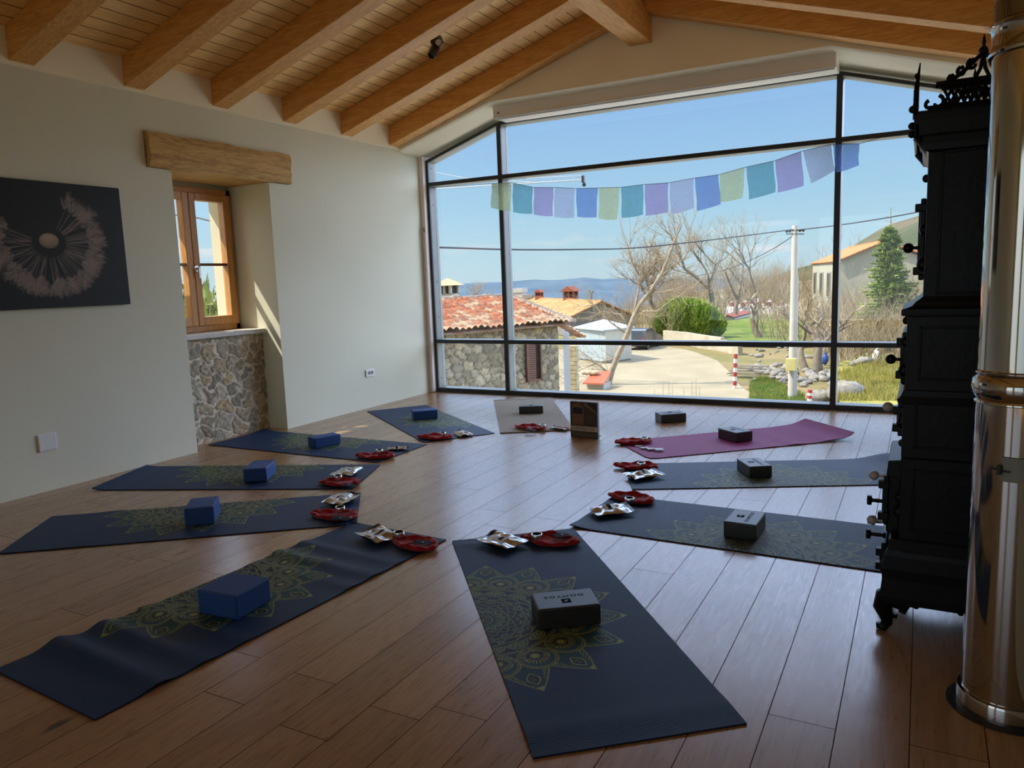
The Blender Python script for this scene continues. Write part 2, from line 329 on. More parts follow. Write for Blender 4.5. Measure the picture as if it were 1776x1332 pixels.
# left wall, in bands, with the niche of the small window and the pocket of the lintel
NY0, NY1, TW = 3.90, 4.86, -.68
b = MB()
b.box((TW, YB, -.2), (0, NY0, 2.14)); b.box((TW, NY1, -.2), (0, D+.15, 2.14))
b.box((TW, YB, 2.14), (0, 3.695, 2.39)); b.box((TW, 5.10, 2.14), (0, D+.15, 2.39)); b.box((TW, 3.695, 2.14), (-.47, 5.10, 2.39))
b.box((TW, YB, 2.39), (0, D+.15, 2.648))
# outer cheeks and head of the window opening
b.box((TW, NY0, .88), (-.535, 3.97, 2.14)); b.box((TW, 4.79, .88), (-.535, NY1, 2.14)); b.box((TW, 3.97, 2.08), (-.535, 4.79, 2.14))
struct(b.build('wall_left', m_wall))
struct(MB().box((TW, YB, 2.648), (.004, 6.74, 2.872)).build('trim_1', m_cream, bevel=.003), 'cream plaster band between the rafter ends above the grey wall', 'wall band')
# the rubble stone apron under the small window
def voronoi_wall(name, w, h, cell, res, place, mat_, seed=1, cols=None, mortar=(.42, .37, .30), depth=.02, parent=None, gapw=.012, squash=1.0):
    R = np.random.RandomState(seed)
    nx, ny = int(w/cell)+3, int(h/cell*squash)+3
    gx, gy = np.meshgrid(np.arange(nx)-1, np.arange(ny)-1)
    sx = ((gx+R.uniform(.12, .88, gx.shape)+.5*(gy % 2))*cell).ravel(); sy = ((gy+R.uniform(.15, .85, gx.shape))*cell/squash).ravel()
    keep = R.uniform(size=sx.shape) > .12; sx, sy = sx[keep], sy[keep]
    hh = R.uniform(.5, 1, sx.shape); cols = cols or [(.33, .27, .19), (.25, .22, .17), (.42, .36, .26), (.22, .21, .18), (.36, .26, .16), (.30, .28, .24)]
    C = np.array(cols)[R.randint(0, len(cols), sx.shape)]*R.uniform(.8, 1.2, sx.shape)[:, None]
    n1, n2 = max(4, int(w/res)), max(4, int(h/res))
    cache = {}
    def calc(u, v):
        if 'd' in cache: return cache['d']
        X = u*w; Y = v*h
        wx = X+.018*np.sin(Y*41+2)+.012*np.sin(X*67+Y*23); wy = Y+.018*np.sin(X*37+1)+.01*np.sin(Y*71+X*31)
        f1 = np.full(X.shape, 9.); f2 = np.full(X.shape, 9.); idx = np.zeros(X.shape, int)
        for i in range(len(sx)):
            d = np.sqrt((wx-sx[i])**2+((wy-sy[i])*squash)**2)
            less = d < f1
            f2 = np.where(less, f1, np.minimum(f2, d)); idx = np.where(less, i, idx); f1 = np.where(less, d, f1)
        e = (f2-f1); t = np.clip((e-gapw*.6)/gapw, 0, 1); t = t*t*(3-2*t)
        rel = t*depth*hh[idx]*(1+.25*np.sin(X*90+idx)*np.sin(Y*83+idx*2)+.15*np.sin(X*210+idx*3)*np.sin(Y*190))
        col = C[idx]*t[..., None]+np.array(mortar)*(1-t[..., None])
        cache['d'] = (rel, col); return cache['d']
    def fn(u, v):
        rel, col = calc(u, v); return place(u*w, v*h, rel)
    return grid_mesh(name, n1, n2, fn, mat_, attr=lambda u, v: calc(u, v)[1], parent=parent)
m_stone = attr_mat('rubble_stone', .85, .35, 38, .35)
b = MB().box((TW, NY0, -.2), (-.232, NY1, .86)); core = struct(b.build('wall_niche', mat('lime_mortar', (.45, .40, .33), (.38, .34, .28), 30, .9, bump=.4)), 'rubble stone apron wall below the small window', 'wall')
st = voronoi_wall('wall_stonework', NY1-NY0, .865, .115, .0065, lambda a, c, r: (-.228+r, NY0+a, c*1.0), m_stone, seed=4, gapw=.016, depth=.014, mortar=(.66, .58, .45), cols=[(.40, .32, .21), (.30, .26, .19), (.50, .42, .30), (.33, .29, .21), (.46, .34, .19), (.40, .34, .24)])
st.parent = core
struct(MB().box((-.535, NY0+.001, .86), (-.165, NY1-.001, .898)).build('trim_2', mat('pale_stone_sill', (.66, .63, .57), (.55, .52, .47), 25, .6, bump=.15), bevel=.006), 'pale stone sill of the small window', 'window sill')
# small window: pine frame, two sashes
m_pine = wood_mat('window_pine', (.60, .30, .095), (.42, .17, .045), (.72, .42, .17), 'Z', .38, knots=False, across='Y', grain=.55, bumpk=.15)
w1 = bpy.data.objects.new('window_1', None); COL.objects.link(w1); w1.location = (-.5, 4.385, .9); w1['_o'] = (-.5, 4.385, .9); struct(w1, 'pine casement window with two sashes in the left wall', 'window')
fy0, fy1, fz0, fz1 = 3.935, 4.842, .90, 2.105
b = MB(); X0, X1 = -.53, -.462
b.box((X0, fy0, fz0), (X1, fy0+.045, fz1)); b.box((X0, fy1-.045, fz0), (X1, fy1, fz1)); b.box((X0, fy0, fz0), (X1, fy1, fz0+.05)); b.box((X0, fy0, fz1-.05), (X1, fy1, fz1))
b.build('frame', m_pine, w1, bevel=.004)
mid = (fy0+fy1)/2
for a, c in ((fy0+.035, mid-.002), (mid+.002, fy1-.035)):
    b = MB(); x0, x1 = X0+.01, X1+.018; z0, z1 = fz0+.05, fz1-.045; t = .062
    b.box((x0, a, z0), (x1, a+t, z1)); b.box((x0, c-t, z0), (x1, c, z1)); b.box((x0, a+t, z0), (x1, c-t, z0+.075)); b.box((x0, a+t, z1-t), (x1, c-t, z1))
    sh = b.build('sash', m_pine, w1, bevel=.006)
    MB().box((x0+.01, a+t, 1.455), (x1-.012, c-t, 1.477)).build('glazing_bar', mat('dark_red_bar', (.22, .07, .035), (.16, .05, .03), 9, .4), sh)
    MB().box((X0+.03, a+t-.005, z0+.07), (X0+.036, c-t+.005, z1-t+.005)).build('pane', m_glass, sh)
MB().box((-1.12, 3.93, .9), (-.69, 3.965, 2.07)).build('side_sunblocker', m_pine, w1, bevel=.004)  # added leaf out of view, keeps the sun off the left sash
tag(MB().tube([(-.99, YB, 2.53), (-.99, D+.5, 2.53)], .07, 10).build('eave_sunblocker', mat('sunblocker_brown', (.25, .16, .11), None, 4, .5, .6), smooth=True), 'added unseen gutter along the eaves outside the small window', 'sunblocker')  # added out of view to cut off sunlight through the upper panes
b = MB(); M90 = Matrix.Rotation(PI/2, 3, 'Y')
b.lathe([(.014, 0), (.014, .012), (.008, .014), (.007, .04), (0, .04)], (X1+.018, mid+.018, 1.43), 12, M90); b.cbox((X1+.052, mid+.018, 1.395), (.014, .016, .09)); b.lathe([(.028, 0), (.028, .008), (0, .009)], (X1+.018, mid+.018, 1.43), 14, M90)
b.build('handle', mat('nickel', (.7, .68, .64), None, 5, .25, 1), w1, bevel=.004)
# gable wall over the glazing, set forward of the frame
F = [(0.004, 2.64), (1.12, 2.985), (4.23, 2.985), (XR, 2.645)]
B_ = [(0.004, 2.60), (.95, 2.893), (4.29, 2.893), (XR, 2.585)]
b = MB(); YG = 6.742; vs = []; fs = []
xs = [0.004, 1.12, XM, 4.23, XR]
Fz = lambda x: np.interp(x, [p[0] for p in F], [p[1] for p in F])
front = [(x, YG, float(Fz(x))) for x in xs]; top = [(x, YG, zc(x)+.02) for x in xs]
n = len(xs); b.add(front+top, [(i, i+1, n+i+1, n+i) for i in range(n-1)])
# rounded edge and soffit
chain = []
for k, (yy, dz) in enumerate(((YG, 0), (YG+.02, -.012), (YG+.05, -.018))):
    chain.append([(x, yy, float(Fz(x))+dz) for x in xs])
bx = [0.004, .95, XM, 4.29, XR]; chain.append([(x, D+.16, float(np.interp(x, [p[0] for p in B_], [p[1] for p in B_]))) for x in bx])
for a, c in zip(chain[:-1], chain[1:]): b.add(list(a)+list(c), [(i, n+i, n+i+1, i+1) for i in range(n-1)])
bt = [(x, D+.16, zc(x)+.05) for x in bx]; b.add(chain[-1]+bt, [(i, n+i, n+i+1, i+1) for i in range(n-1)])
struct(b.build('wall_far', m_cream, smooth=True))
struct(MB().box((-.02, D-.06, 0), (.052, D+.16, 2.62)).build('trim_3', mat('pink_beige_plaster', (.85, .76, .68), (.80, .71, .64), 6, .8), bevel=.006), 'narrow beige jamb where the left wall meets the glazing', 'jamb')
struct(MB().box((5.268, D-.01, 0), (XR, D+.16, 2.62)).build('trim_4', m_cream))
# right and back walls (two tall openings added behind the camera for more daylight)
struct(MB().box((XR, YB, -.2), (XR+.4, D+.15, 2.88)).build('wall_right', m_wall))
b = MB(); y0, y1 = YB-.3, YB
for x0, x1, z0, z1 in ((-.7, .5, -.2, 3), (.5, 4.9, 2.35, 3.0), (4.9, XR+.4, -.2, 3), (.5, 4.9, -.2, .12), (2.5, 2.9, .12, 2.35)): b.box((x0, y0, z0), (x1, y1, z1))
b.prism([(-.7, y0, 3), (XR+.4, y0, 3), (XM, y0, 3.75)], (0, .3, 0))
struct(b.build('wall_back', m_wall))

# rafters, ridge beam
RY = [2.142, 2.892, 3.656, 4.405, 5.157, 5.909, 6.655]
rl = ['farthest from the glazing, just outside the photo', 'over the dandelion picture, nearest the camera', 'over the near end of the stone niche', 'above the small window', 'just beyond the old lintel', 'second from the glazed gable', 'tight against the glazed gable wall']
for side in (0, 1):
    for i, y in enumerate(RY):
        w = .077; e = .004
        if side == 0: pts = [(e, zb(0)), (XM-.1, zb(XM-.1)), (XM-.1, zc(XM-.1)), (e, zc(0))]
        else: pts = [(XM+.1, zb(XM-.1)), (2*XM-.03, zb(0.03)), (2*XM-.03, zc(0.03)), (XM+.1, zc(XM-.1))]
        o = MB().prism([(x, y-w, z) for x, z in pts], (0, 2*w, 0)).build('rafter', m_beam, bevel=.004)
        lab = ('left-slope' if side == 0 else 'right-slope')+' timber rafter '+rl[i]
        if side == 1: lab = 'right-slope timber rafter '+['behind the camera side', 'over the stove pipe', 'above the stove', 'fourth from the gable', 'third from the glazed gable', 'second from the glazed gable', 'against the gable wall above the stove crown'][i]
        tag(o, lab, 'rafter', 'ceiling rafters')
tag(MB().box((XM-.1, YB, 3.255), (XM+.1, YG, 3.52)).build('ridge_beam', m_ridge, bevel=.005), 'square timber ridge beam ending at the gable wall', 'beam')

# old oak lintel
def lintel():
    y0, y1, z0, z1, x0, x1 = 3.702, 5.092, 2.142, 2.388, -.465, .045
    m = wood_mat('old_oak', (.54, .325, .10), (.26, .135, .04), (.70, .46, .17), 'Y', .75, knots=True, across='Z', grain=1.1, bumpk=.9)
    nx = 60; ring = 28; vs = []
    R = random.Random(3)
    for i in range(nx+1):
        t = i/nx; y = y0+(y1-y0)*t
        for k in range(ring):
            a = k/ring*4; sgm = int(a); f = a-sgm
            c = [(x0, z0), (x1, z0), (x1, z1), (x0, z1)]; p = c[sgm]; q = c[(sgm+1) % 4]; x = p[0]+(q[0]-p[0])*f; z = p[1]+(q[1]-p[1])*f
            cx, cz = (x0+x1)/2, (z0+z1)/2
            if x > 0: z += .004*math.sin(y*9)+.003*math.sin(y*23+k); x += .006*math.sin(y*7+z*20)+R.uniform(-.0015, .0015)
            if f == 0 and x > 0: x -= .008
            vs.append((x, y+(.004*math.sin(z*60) if i in (0, nx) else 0), z))
    fs = [(i*ring+k, i*ring+(k+1) % ring, (i+1)*ring+(k+1) % ring, (i+1)*ring+k) for i in range(nx) for k in range(ring)]
    fs += [tuple(range(ring))[::-1], tuple(nx*ring+k for k in range(ring))]
    o = MB().add(vs, fs).build('lintel_beam', m, smooth=True); o['label'] = 'rough old oak lintel above the small window'; o['category'] = 'lintel'
lintel()

# ------------------------------------------------------------------ the glazed gable
w2 = bpy.data.objects.new('window_2', None); COL.objects.link(w2); w2.location = (2.66, D, 0); w2['_o'] = (2.66, D, 0); struct(w2, 'black framed glazed gable with nine panes', 'window')
def member(name, pts_front, par=w2):     # closed outline in x,z: black inner face and grey body behind
    b = MB().prism([(x, D, z) for x, z in pts_front], (0, .022, 0)); o = b.build(name, m_black, par, bevel=.002)
    cx = sum(p[0] for p in pts_front)/len(pts_front); cz = sum(p[1] for p in pts_front)/len(pts_front)
    MB().prism([(x, D+.022, z) for x, z in pts_front], (0, .135, 0)).build('profile', m_alu, o)
TOPL = lambda x: 2.575+(x-.052)*(2.858-2.575)/(.985-.052)
zt = 2.877
def ztop(x):
    if x < .985: return zt-.0-(.985-x)*.32
    if x > 4.265: return zt-(x-4.265)*.30
    return zt
xl, xr = .052, 5.268
member('frame_member', [(xl, 0), (xl+.03, 0), (xl+.03, ztop(xl+.03)), (xl, ztop(xl))])
member('frame_member', [(xr-.03, 0), (xr, 0), (xr, ztop(xr)), (xr-.03, ztop(xr-.03))])
member('mullion', [(.96, 0), (1.01, 0), (1.01, ztop(1.01)), (.96, ztop(.96))]); member('mullion', [(4.241, 0), (4.29, 0), (4.29, ztop(4.29)), (4.241, zt)])
cols = [(xl+.03, .96), (1.01, 4.241), (4.29, xr-.03)]
for a, c in cols:
    member('sill_member', [(a, 0), (c, 0), (c, .048), (a, .048)]); member('transom', [(a, .558), (c, .558), (c, .600), (a, .600)]); member('transom', [(a, 2.299), (c, 2.299), (c, 2.340), (a, 2.340)])
    member('head_member', [(a, ztop(a)-.032), (c, ztop(c)-.032), (c, ztop(c)), (a, ztop(a))])
    for z0, z1, z1b in ((.048, .558, .558), (.60, 2.299, 2.299), (2.34, ztop(a)-.03, ztop(c)-.03)):
        MB().prism([(a, D+.11, z0), (c, D+.11, z0), (c, D+.11, z1b), (a, D+.11, z1)], (0, .008, 0)).build('pane', m_glass, w2)
# screw heads on the grey left profile
b = MB()
for z in (.15, .85, 1.25, 2.1, 2.5): b.lathe([(.008, 0), (.008, .003), (0, .003)], (xl+.0305, D+.07, z), 8, Matrix.Rotation(PI/2, 3, 'Y'))
b.build('screw_heads', m_black, w2)

# roller blind cassette
t = thing('blind_cassette', 'long white roller blind cassette above the big window', 'blind box', (2.68, 6.9, 2.86))
MB().box((1.10, 6.845, 2.846), (4.262, 7.12, 2.972)).build('casing', m_white, t, bevel=.006)
MB().box((1.115, 6.86, 2.828), (4.25, 6.885, 2.846)).build('bottom_bar', m_white, t, bevel=.004)
MB().box((1.10, 6.838, 2.842), (4.262, 6.85, 2.856)).build('front_lip', m_white, t, bevel=.003)
b = MB(); b.box((1.15, 6.842, 2.884), (1.175, 6.8455, 2.890)); b.box((1.15, 6.842, 2.895), (1.175, 6.8455, 2.9)); b.build('vent_slot', m_black, t)
# crank rod in the corner
t = thing('crank_rod', 'slim beige crank rod hanging in the corner beside the glazing', 'rod', (.075, D-.07, 1.0))
MB().tube([(.045, D-.075, 1.82), (.042, D-.075, .02)], .008, 8).build('rod', mat('beige_rod', (.6, .5, .43), None, 5, .4), t)
MB().tube([(.045, D-.075, 1.80), (.045, D-.075, 1.85)], .014, 8).build('joint', m_alu, t)

# ------------------------------------------------------------------ things on the left wall
def picture():
    y0, y1, z0, z1 = 2.262, 3.438, 1.172, 1.966
    t = thing('wall_picture', 'large dark canvas print of a half-blown dandelion clock', 'picture', (0, (y0+y1)/2, z0))
    MB().box((.003, y0, z0), (.032, y1, z1)).build('canvas_edge', mat('black_canvas', (.012, .014, .013), (.018, .02, .018), 30, .7, bump=.2, bscale=300), t, bevel=.003)
    H, Wd = 330, 490
    img = np.zeros((H, Wd)); sx = Wd/(y1-y0); sz = H/(z1-z0)
    c = at_x(85, 418, .035); cy, cz = (c.y-y0)*sx, (c.z-z0)*sz
    R = np.random.RandomState(5)
    def line(p, q, a, w=1.0):
        n = int(max(abs(q[0]-p[0]), abs(q[1]-p[1])))+2
        for i in range(n):
            f = i/(n-1); x, y = p[0]+(q[0]-p[0])*f, p[1]+(q[1]-p[1])*f; xi, yi = int(x), int(y)
            for dx in (0, 1):
                for dy in (0, 1):
                    X, Y = xi+dx, yi+dy
                    if 0 <= X < Wd and 0 <= Y < H: img[Y, X] = max(img[Y, X], a*(1-abs(x-X))*(1-abs(y-Y))*w)
    sc = .105*sx
    for i in range(210):
        a = R.uniform(-200, 62)*PI/180; s0 = R.uniform(.75, 1.15); r0 = sc*1.05; L_ = sc*R.uniform(2.3, 3.15)*(1 if a < .9 else .95)
        ca, sa = math.cos(a), math.sin(a); bnd = R.uniform(-.12, .12)
        p = (cy+ca*r0*1.0, cz+sa*r0*.85-4); q = (cy+math.cos(a+bnd)*L_, cz+math.sin(a+bnd)*L_*.92)
        if R.uniform() < .55: line(p, q, R.uniform(.35, .8))
        for k in range(20):
            da = R.uniform(-.75, .75); ll = sc*R.uniform(.35, .75)
            line(q, (q[0]+math.cos(a+bnd+da)*ll, q[1]+math.sin(a+bnd+da)*ll), R.uniform(.25, .7))
    yy, xx = np.mgrid[0:H, 0:Wd]
    def blur(A, n):
        for _ in range(n): A = (A+np.roll(A, 1, 0)+np.roll(A, -1, 0)+np.roll(A, 1, 1)+np.roll(A, -1, 1))/5
        return A
    soft = blur(img, 6)
    val = np.clip(img*.75+soft*.35, 0, 1)
    rr = np.sqrt(((xx-cy)/1.15)**2+((yy-cz+8)/.95)**2); val *= np.clip((rr-sc*.65)/(sc*.5), .12, 1)
    base = np.array([.011, .014, .013])[None, None, :]+np.zeros((H, Wd, 3)); base += np.array([.006, .006, .005])*np.exp(-(((xx-cy)**2+(yy-cz)**2)/(2*(150**2))))[..., None]
    colr = base+val[..., None]*np.array([.50, .37, .29])
    e = ((xx-cy)/(sc*.60))**2+((yy-cz)/(sc*.46))**2; inside = e < 1
    hx = np.sin((xx-cy)*1.3+(yy % 4)*.8)*np.sin((yy-cz)*1.5)
    sh = np.clip(1-e, 0, 1)**.5; hc = np.array([.50, .38, .24])*((.45+.55*sh)*(.86+.14*hx)*(.75+.35*np.clip((yy-cz)/(sc*.5)+.3, -.6, .8)))[..., None]
    colr[inside] = hc[inside]
    u_, v_ = None, None
    m = attr_mat('dandelion_print', .55, .05, 300, .05)
    grid_mesh('print', Wd, H, lambda u, v: (np.full(u.shape, .0335), y0+.002+u*(y1-y0-.004), z0+.002+v*(z1-z0-.004)), m, t, False, lambda u, v: colr)
picture()
t = thing('wall_socket', 'white double socket low on the wall beyond the stone niche', 'socket', (0, 6.04, .357))
MB().box((.001, 5.969, .319), (.013, 6.108, .395)).build('cover_plate', m_white, t, bevel=.004)
for y in (6.018, 6.062):
    MB().lathe([(.018, .0), (.0185, .0015), (.015, .0018), (0, .0019)], (.013, y, .358), 16, M90).build('outlet', mat('socket_grey', (.20, .18, .15), None, 5, .5), t)
t = thing('blank_plate', 'blank square white cover plate low under the dandelion picture', 'wall plate', (0, 2.77, .315))
MB().box((.001, 2.711, .262), (.014, 2.828, .374)).build('cover', m_white, t, bevel=.006)
MB().box((.0005, 2.716, .267), (.004, 2.823, .369)).build('back_box', m_alu, t)
# ceiling spot
def spot():
    p0 = Vector((1.30, 5.56, 3.262)); t = thing('ceiling_spotlight', 'small black twin ceiling spotlight on the boards', 'spotlight', tuple(p0))
    s = math.atan(.31); R1 = Matrix.Rotation(-s, 3, 'Y')
    a = p0+Vector((0, 0, .0)); ax = Vector((.31*-1, 0, 1)).normalized()
    MB().cbox(p0-ax*.03, (.075, .085, .065), M=R1).build('mount', m_black, t, bevel=.003)
    d2 = Vector((-.25, -.45, -.85)).normalized(); M2 = d2.to_track_quat('Z', 'Y').to_matrix()
    q = p0-ax*.075+Vector((.0, -.03, -.01))
    MB().lathe([(0, 0), (.034, 0), (.036, .004), (.036, .095), (.03, .1), (.028, .07), (0, .068)], q, 18, M2).build('lamp_head', m_black, t, smooth=True)
    MB().lathe([(0, .071), (.027, .071), (.027, .074), (0, .075)], q, 18, M2).build('reflector', mat('satin_reflector', (.6, .6, .58), None, 5, .3, 1), t, smooth=True)
    d3 = Vector((.5, -.62, -.5)).normalized(); M3 = d3.to_track_quat('Z', 'Y').to_matrix()
    q = p0-ax*.045+Vector((.03, -.03, 0))
    h = MB().lathe([(0, 0), (.03, 0), (.033, .004), (.033, .05), (.028, .054), (.026, .04), (0, .038)], q, 18, M3).build('lamp_head', m_black, t, smooth=True)
    MB().lathe([(0, .041), (.025, .041), (.025, .044), (0, .045)], q, 18, M3).build('reflector', m_white, t, smooth=True)
spot()

# ------------------------------------------------------------------ prayer flags inside the glazing
def flags():
    Y = D-.05
    tops = [(852, 318), (888, 317), (925, 325), (961, 325), (998, 327), (1038, 326), (1076, 325), (1117, 320), (1160, 317), (1204, 309), (1247, 303), (1293, 290), (1343, 279), (1391, 262), (1443, 250), (1492, 249)]
    bots = [((852, 360), (886, 367)), ((889, 368), (923, 371)), ((926, 372), (959, 375)), ((960, 376), (995, 378)), ((1000, 376), (1034, 377)), ((1039, 379), (1070, 381)), ((1079, 378), (1116, 372)), ((1119, 374), (1158, 368)), ((1163, 372), (1203, 361)), ((1209, 366), (1250, 354)), ((1249, 351), (1288, 343)), ((1299, 346), (1345, 333)), ((1349, 334), (1394, 322)), ((1406, 318), (1447, 296)), ((1450, 299), (1489, 287))]
    t = thing('prayer_flag_garland', 'garland of fifteen thin coloured flags strung across the big window', 'garland', (2.6, Y, 2.2))
    C = {'y': (.40, .45, .24), 'g': (.08, .27, .33), 'r': (.28, .22, .42), 'w': (.34, .37, .50), 'b': (.11, .20, .46)}
    ms = {k: flag_mat('flag_'+{'y': 'yellow', 'g': 'green', 'r': 'mauve', 'w': 'white', 'b': 'blue'}[k], v) for k, v in C.items()}
    seq = 'ygrwbygrwbygrwb'; nm = {'y': 'yellow-green flag', 'g': 'teal flag', 'r': 'mauve flag', 'w': 'grey-white flag', 'b': 'blue flag'}
    ends = [(735, 322)]+tops+[(1560, 228)]
    pts = [at_y(*p, Y) for p in tops]
    MB().tube([Vector((.10, Y, pts[0].z+.02))]+pts+[pts[-1]+Vector((.25, 0, .05))], .0022, 5).build('cord', mat('dark_cord', (.03, .03, .04), None, 9, .8), t)
    for i in range(15):
        a, c = pts[i], pts[i+1]; g = .006 if i % 3 else .0
        bl, br = at_y(*bots[i][0], Y), at_y(*bots[i][1], Y); R = random.Random(i)
        ph = R.uniform(0, 6)
        def fn(u, v, a=a, c=c, bl=bl, br=br, ph=ph):
            uu = .03+u*.94
            X = (a.x+(c.x-a.x)*uu)*(1-v)+(bl.x+(br.x-bl.x)*u)*v+.004*np.sin(v*7+ph)*v
            Z = (a.z+(c.z-a.z)*uu)*(1-v)+(bl.z+(br.z-bl.z)*u)*v-.006*np.sin(u*PI)*v
            return X, Y+.010*np.sin(u*5+ph)*v+.004*np.sin(v*9+ph), Z
        o = grid_mesh('flag', 10, 12, fn, ms[seq[i]], t); o['label'] = nm[seq[i]]
flags()
# ================================================================== MATS AND WHAT LIES ON THEM
MW, ML, MT = .61, 1.73, .005
NAVY = np.array([.014, .038, .100]); TEAL = np.array([.012, .060, .075]); LIME = np.array([.235, .265, .085]); DEEP = np.array([.012, .022, .05])
def mandala(x, y):
    """colour of the half mandala printed on a mat, x,y in metres from its centre"""
    r = np.hypot(x, y); th = np.arctan2(y, x)+PI/2; a = PI/8
    col = np.zeros(x.shape+(3,))+NAVY
    def paint(mask, c): col[mask] = c
    tp = np.mod(th, a)-a/2; tc_ = np.mod(th+a/2, a)-a/2; h = np.mod(th, a/2)-a/4
    # petals
    px = np.abs(r*np.sin(tp)); pr = r*np.cos(tp); t = np.clip((pr-.405)/(.54-.405), 0, 1)
    w = np.where(pr < .405, .080, .080*np.cos(PI/2*t)**1.15*(1-.12*np.sin(PI*t)))
    inp = (pr > .30) & (pr < .54) & (px < w)
    paint(inp, TEAL)
    hat = (np.sin(2*PI*(pr*1.0+px*.9)/.0115) > .05) & (px > w*.66) & (px < w-.008) & (pr > .40)
    paint(inp & hat, LIME); paint(inp & (px > w-.0052), LIME); paint(inp & (t > .80), LIME)
    paint(inp & (px > w-.013) & (px < w-.0095) & (t < .7), DEEP)
    ez = (pr-.462); ew = .021*np.clip(1-(np.abs(ez)/.034)**1.6, 0, 1)
    paint(inp & (np.abs(ez) < .034) & (px < ew), DEEP); paint(inp & (np.abs(ez) < .036) & (np.abs(px-ew) < .0028), LIME)
    paint(inp & (np.hypot(px-.004, ez-.006) < .0035), LIME*.7); paint(inp & (np.hypot(px-.005, ez+.008) < .0032), LIME*.7)
    # body disc
    paint(r < .40, TEAL*.8); 
    # circles
    cx, cy = r*np.sin(tc_), r*np.cos(tc_)-.352; d = np.hypot(cx, cy)
    paint(d < .071, DEEP); paint(d < .060, TEAL*1.1)
    paint(np.abs(d-.0685) < .0025, LIME); paint(np.abs(d-.0600) < .0018, LIME)
    di = np.hypot(cx, cy+.010); paint(di < .044, DEEP); paint((np.abs(di-.044) < .0018) & (cy < .01), LIME); paint((np.abs(di-.037) < .0015) & (cy < -.002), LIME)
    dd = np.hypot(cx, cy+.016); ang = np.arctan2(cy+.016, cx)
    paint((dd > .026) & (dd < .050) & (np.sin(ang*22) > .1) & (cy > -.012), LIME); paint(dd < .0135, LIME*1.15); paint((dd > .016) & (dd < .018), LIME)
    # band of stripes between circles and scallops
    m = (r < .286); paint(m, DEEP); paint(m & (np.abs(r-.281) < .0025), LIME); paint(m & (np.abs(r-.2725) < .0015), LIME)
    # scallops
    sx_, sy_ = r*np.sin(tc_), r*np.cos(tc_)-.222; s = np.hypot(sx_, sy_)
    m = (s < .044) & (sy_ > -.004); paint(m, TEAL*1.2); paint(m & (np.abs(s-.0415) < .0024), LIME); paint(m & (np.abs(s-.0315) < .0016), LIME); paint(m & (np.abs(s-.014) < .0022), LIME)
    an = np.arctan2(sy_, sx_); paint(m & (np.abs(s-.0235) < .0055) & (np.sin(an*9) > .15), LIME); paint(m & (s < .007), LIME)
    # inner rosettes
    m = r < .218; paint(m, DEEP*1.3); c8 = np.abs(np.cos(8*th)); s8 = np.abs(np.sin(8*th))
    for c0, am, ww, f in ((.205, .008, .0026, c8), (.176, .026, .0020, s8), (.168, .024, .0018, c8), (.150, .030, .0018, s8), (.140, .022, .0016, c8), (.122, .022, .0020, s8), (.110, .018, .0016, c8)):
        paint(m & (np.abs(r-(c0+am*(f-.5))) < ww), LIME)
    q = np.hypot(r*np.sin(tc_), r*np.cos(tc_)-.160); paint(m & (q < .014), TEAL*1.3); paint(m & (np.abs(q-.014) < .0018), LIME); paint(m & (q < .004), LIME)
    q = np.hypot(r*np.sin(tp), r*np.cos(tp)-.190); paint(m & (q < .010), TEAL*1.3); paint(m & (np.abs(q-.010) < .0018), LIME)
    tri = np.abs(np.mod(th*16/PI, 2)-1); zz = .078+.018*(tri-.5)
    paint(m & (r < .096), TEAL); paint(m & (np.abs(r-zz) < .0042), LIME); paint(m & (np.abs(r-zz+.016) < .002), LIME); paint(m & (np.abs(r-.038) < .0022), LIME)
    paint(m & (r < .034), DEEP); paint(m & (np.abs(r-.022-.006*np.cos(8*th)) < .002), LIME); paint(m & (r < .009), LIME)
    paint(m & (np.abs(r-.1) < .0022), LIME)
    return col
m_mandala = attr_mat('printed_yoga_mat', .52, .35, 240, .22, spec=.2, rib=.0075)
m_matedge = mat('mat_edge', (.012, .018, .04), None, 30, .8)
def mat_surface(wave, lift, curl):
    def z(u, v):          # u across, v along (0 = outer end)
        Z = np.full(u.shape, MT)
        if wave:
            for c, amp, s, ph in wave: Z = Z+amp*np.exp(-((v-c)/s)**2)*(.35+.65*np.clip(.5+.5*np.cos(ph+u*2.2), 0, 1))
        if curl: # end that still remembers the roll: (end, height, length)
            e, hgt, ln = curl; q = v if e == 0 else 1-v; Z = Z+hgt*np.clip(1-q/ln, 0, 1)**2
        if lift:
            for cu, cv, hgt, s in lift: Z = Z+hgt*np.exp(-(((u-cu)*MW)**2+((v-cv)*ML)**2)/s**2)
        return Z
    return z
